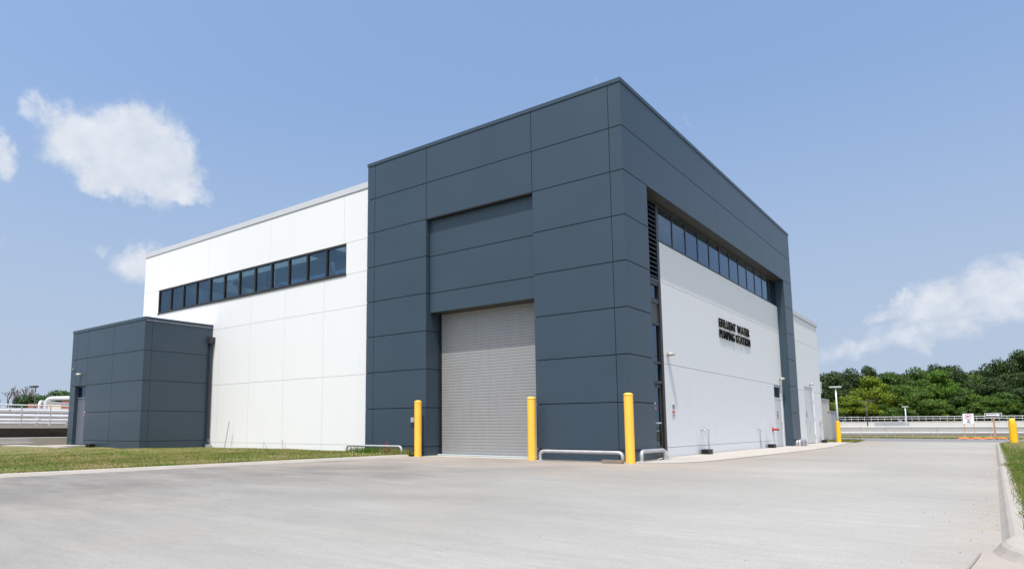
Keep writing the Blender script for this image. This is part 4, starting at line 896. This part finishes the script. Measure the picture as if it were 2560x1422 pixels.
pipe(-32.6, 1.33, .075, 'white pipeline second from the bottom behind the handrail'); pipe(-32.9, 1.17, .05, 'thin white pipeline lowest behind the handrail'); pipe(-35, 1.60, .07, 'grey white pipeline in the middle behind the handrail'); pipe(-37, 1.92, .10, 'thick white pipeline highest behind the handrail')
bm = boxes((-60, -31.9, -40, 40, .0, 1.03)); tag(obj('deck', bm, 'concrete'), kind='structure')
t = thing('parapet_wall', 'grey parapet strip behind the white pipelines', 'wall', (-41, 0, 0)); obj('wall_face', boxes((-.2, 0, -40, 40, .9, 2.05)), 'concrete_old', t); obj('coping', boxes((-.25, .05, -40, 40, 2.05, 2.12)), 'galv_white', t)
t = thing('insulated_pipe', 'thick silver insulated pipe with an upright bend left of the annex', 'pipe', (-47.6, 4.45, .9))
bm = bmesh.new(); tube(bm, arc_pipe([(0, 0, 0), (0, 0, 2.22), (12, 9.3, 2.28)], .5, 8), .14, 16); obj('pipe_run', bm, 'pipe', t, True)
bm = bmesh.new(); tube(bm, arc_pipe([(-.5, -.25, 0), (-.5, -.25, 2.0), (-12.5, 9.0, 2.0)], .4, 8), .10, 16); obj('branch_pipe', bm, 'pipe', t, True)
t = thing('brick_building', 'far low building of beige and red brick beside the silver pipe', 'building', (-58.2, 8.8, .9))
ux, uy = .777, .629
def obx(a0, a1, b0, b1, z0, z1):
    bm = bmesh.new(); bx(bm, a0, a1, b0, b1, z0, z1); bmesh.ops.rotate(bm, verts=bm.verts, cent=(0, 0, 0), matrix=Matrix.Rotation(math.atan2(uy, ux), 3, 'Z')); return bm
obj('wall', obx(-.7, .95, .1, 3, 0, 2.22), 'beige', t); obj('wall', obx(.951, 5, 0, 3, 0, 2.4), 'brick', t); obj('wall', obx(-2.2, -.71, .3, 3, 0, 2.2), 'brick', t); obj('roof', obx(-.75, .94, .05, 3.05, 2.22, 2.3), 'flash', t)
lamp_post((-59.3, 7.9, 0), 4.55, 'dark lamp post against the sky left of the silver pipe', .06, 'dark_metal', False, (-1.0, .12))
for i, (x, y, z, w) in enumerate([(-120, 27.5, 4.6, 6), (-115.2, 26.9, 6.4, 5), (-113, 28.6, 6.6, 5), (-111.4, 30, 7.1, 6), (-110.2, 31, 6.6, 5), (-117.5, 23.5, 4.4, 6), (-122, 18, 4.0, 7)]):
    tree('lf', x, y, z, w, i, ('low round tree beneath the bare trees', 'green tree just right of the dark lamp post', 'green tree between the dark lamp post and the silver pipe', 'tallest green tree above the bend of the silver pipe', 'green tree beside the annex, over the silver pipe', 'low bush like tree under the left bare tree', 'low tree at the left picture edge behind the handrail')[i], 'tree', .5, None, 'far trees behind the pipelines')
def bare(x, y, h, seed, label):
    g = random.Random(seed); bm = bmesh.new()
    def br(p, d, l, r_, k):
        q = p + d * l; m_ = (p + q) / 2 + Vector((g.uniform(-1, 1), g.uniform(-1, 1), 0)) * l * .06; tube(bm, [p, m_, q], [r_, r_ * .8, r_ * .6], 5)
        if k:
            for _ in range(3 if k > 1 else 4): br(p + d * l * g.uniform(.45, 1), (d + Vector((g.gauss(0, .45), g.gauss(0, .45), g.uniform(-.05, .35)))).normalized(), l * g.uniform(.5, .75), r_ * .62, k - 1)
    br(Vector((0, 0, 0)), Vector((0, 0, 1)), h * .42, .20, 4)
    t = thing('bare_tree', label, 'tree', (x, y, .5), 0, 'bare trees'); o = obj('branches', bm, 'deadbark', t); return t
bare(-117.6, 24.5, 8.6, 3, 'leftmost bare grey tree behind the handrail'); bare(-116.4, 25.8, 8.4, 5, 'middle bare grey tree behind the handrail'); bare(-115.2, 27, 9.2, 9, 'rightmost bare grey tree, next to the dark lamp post')
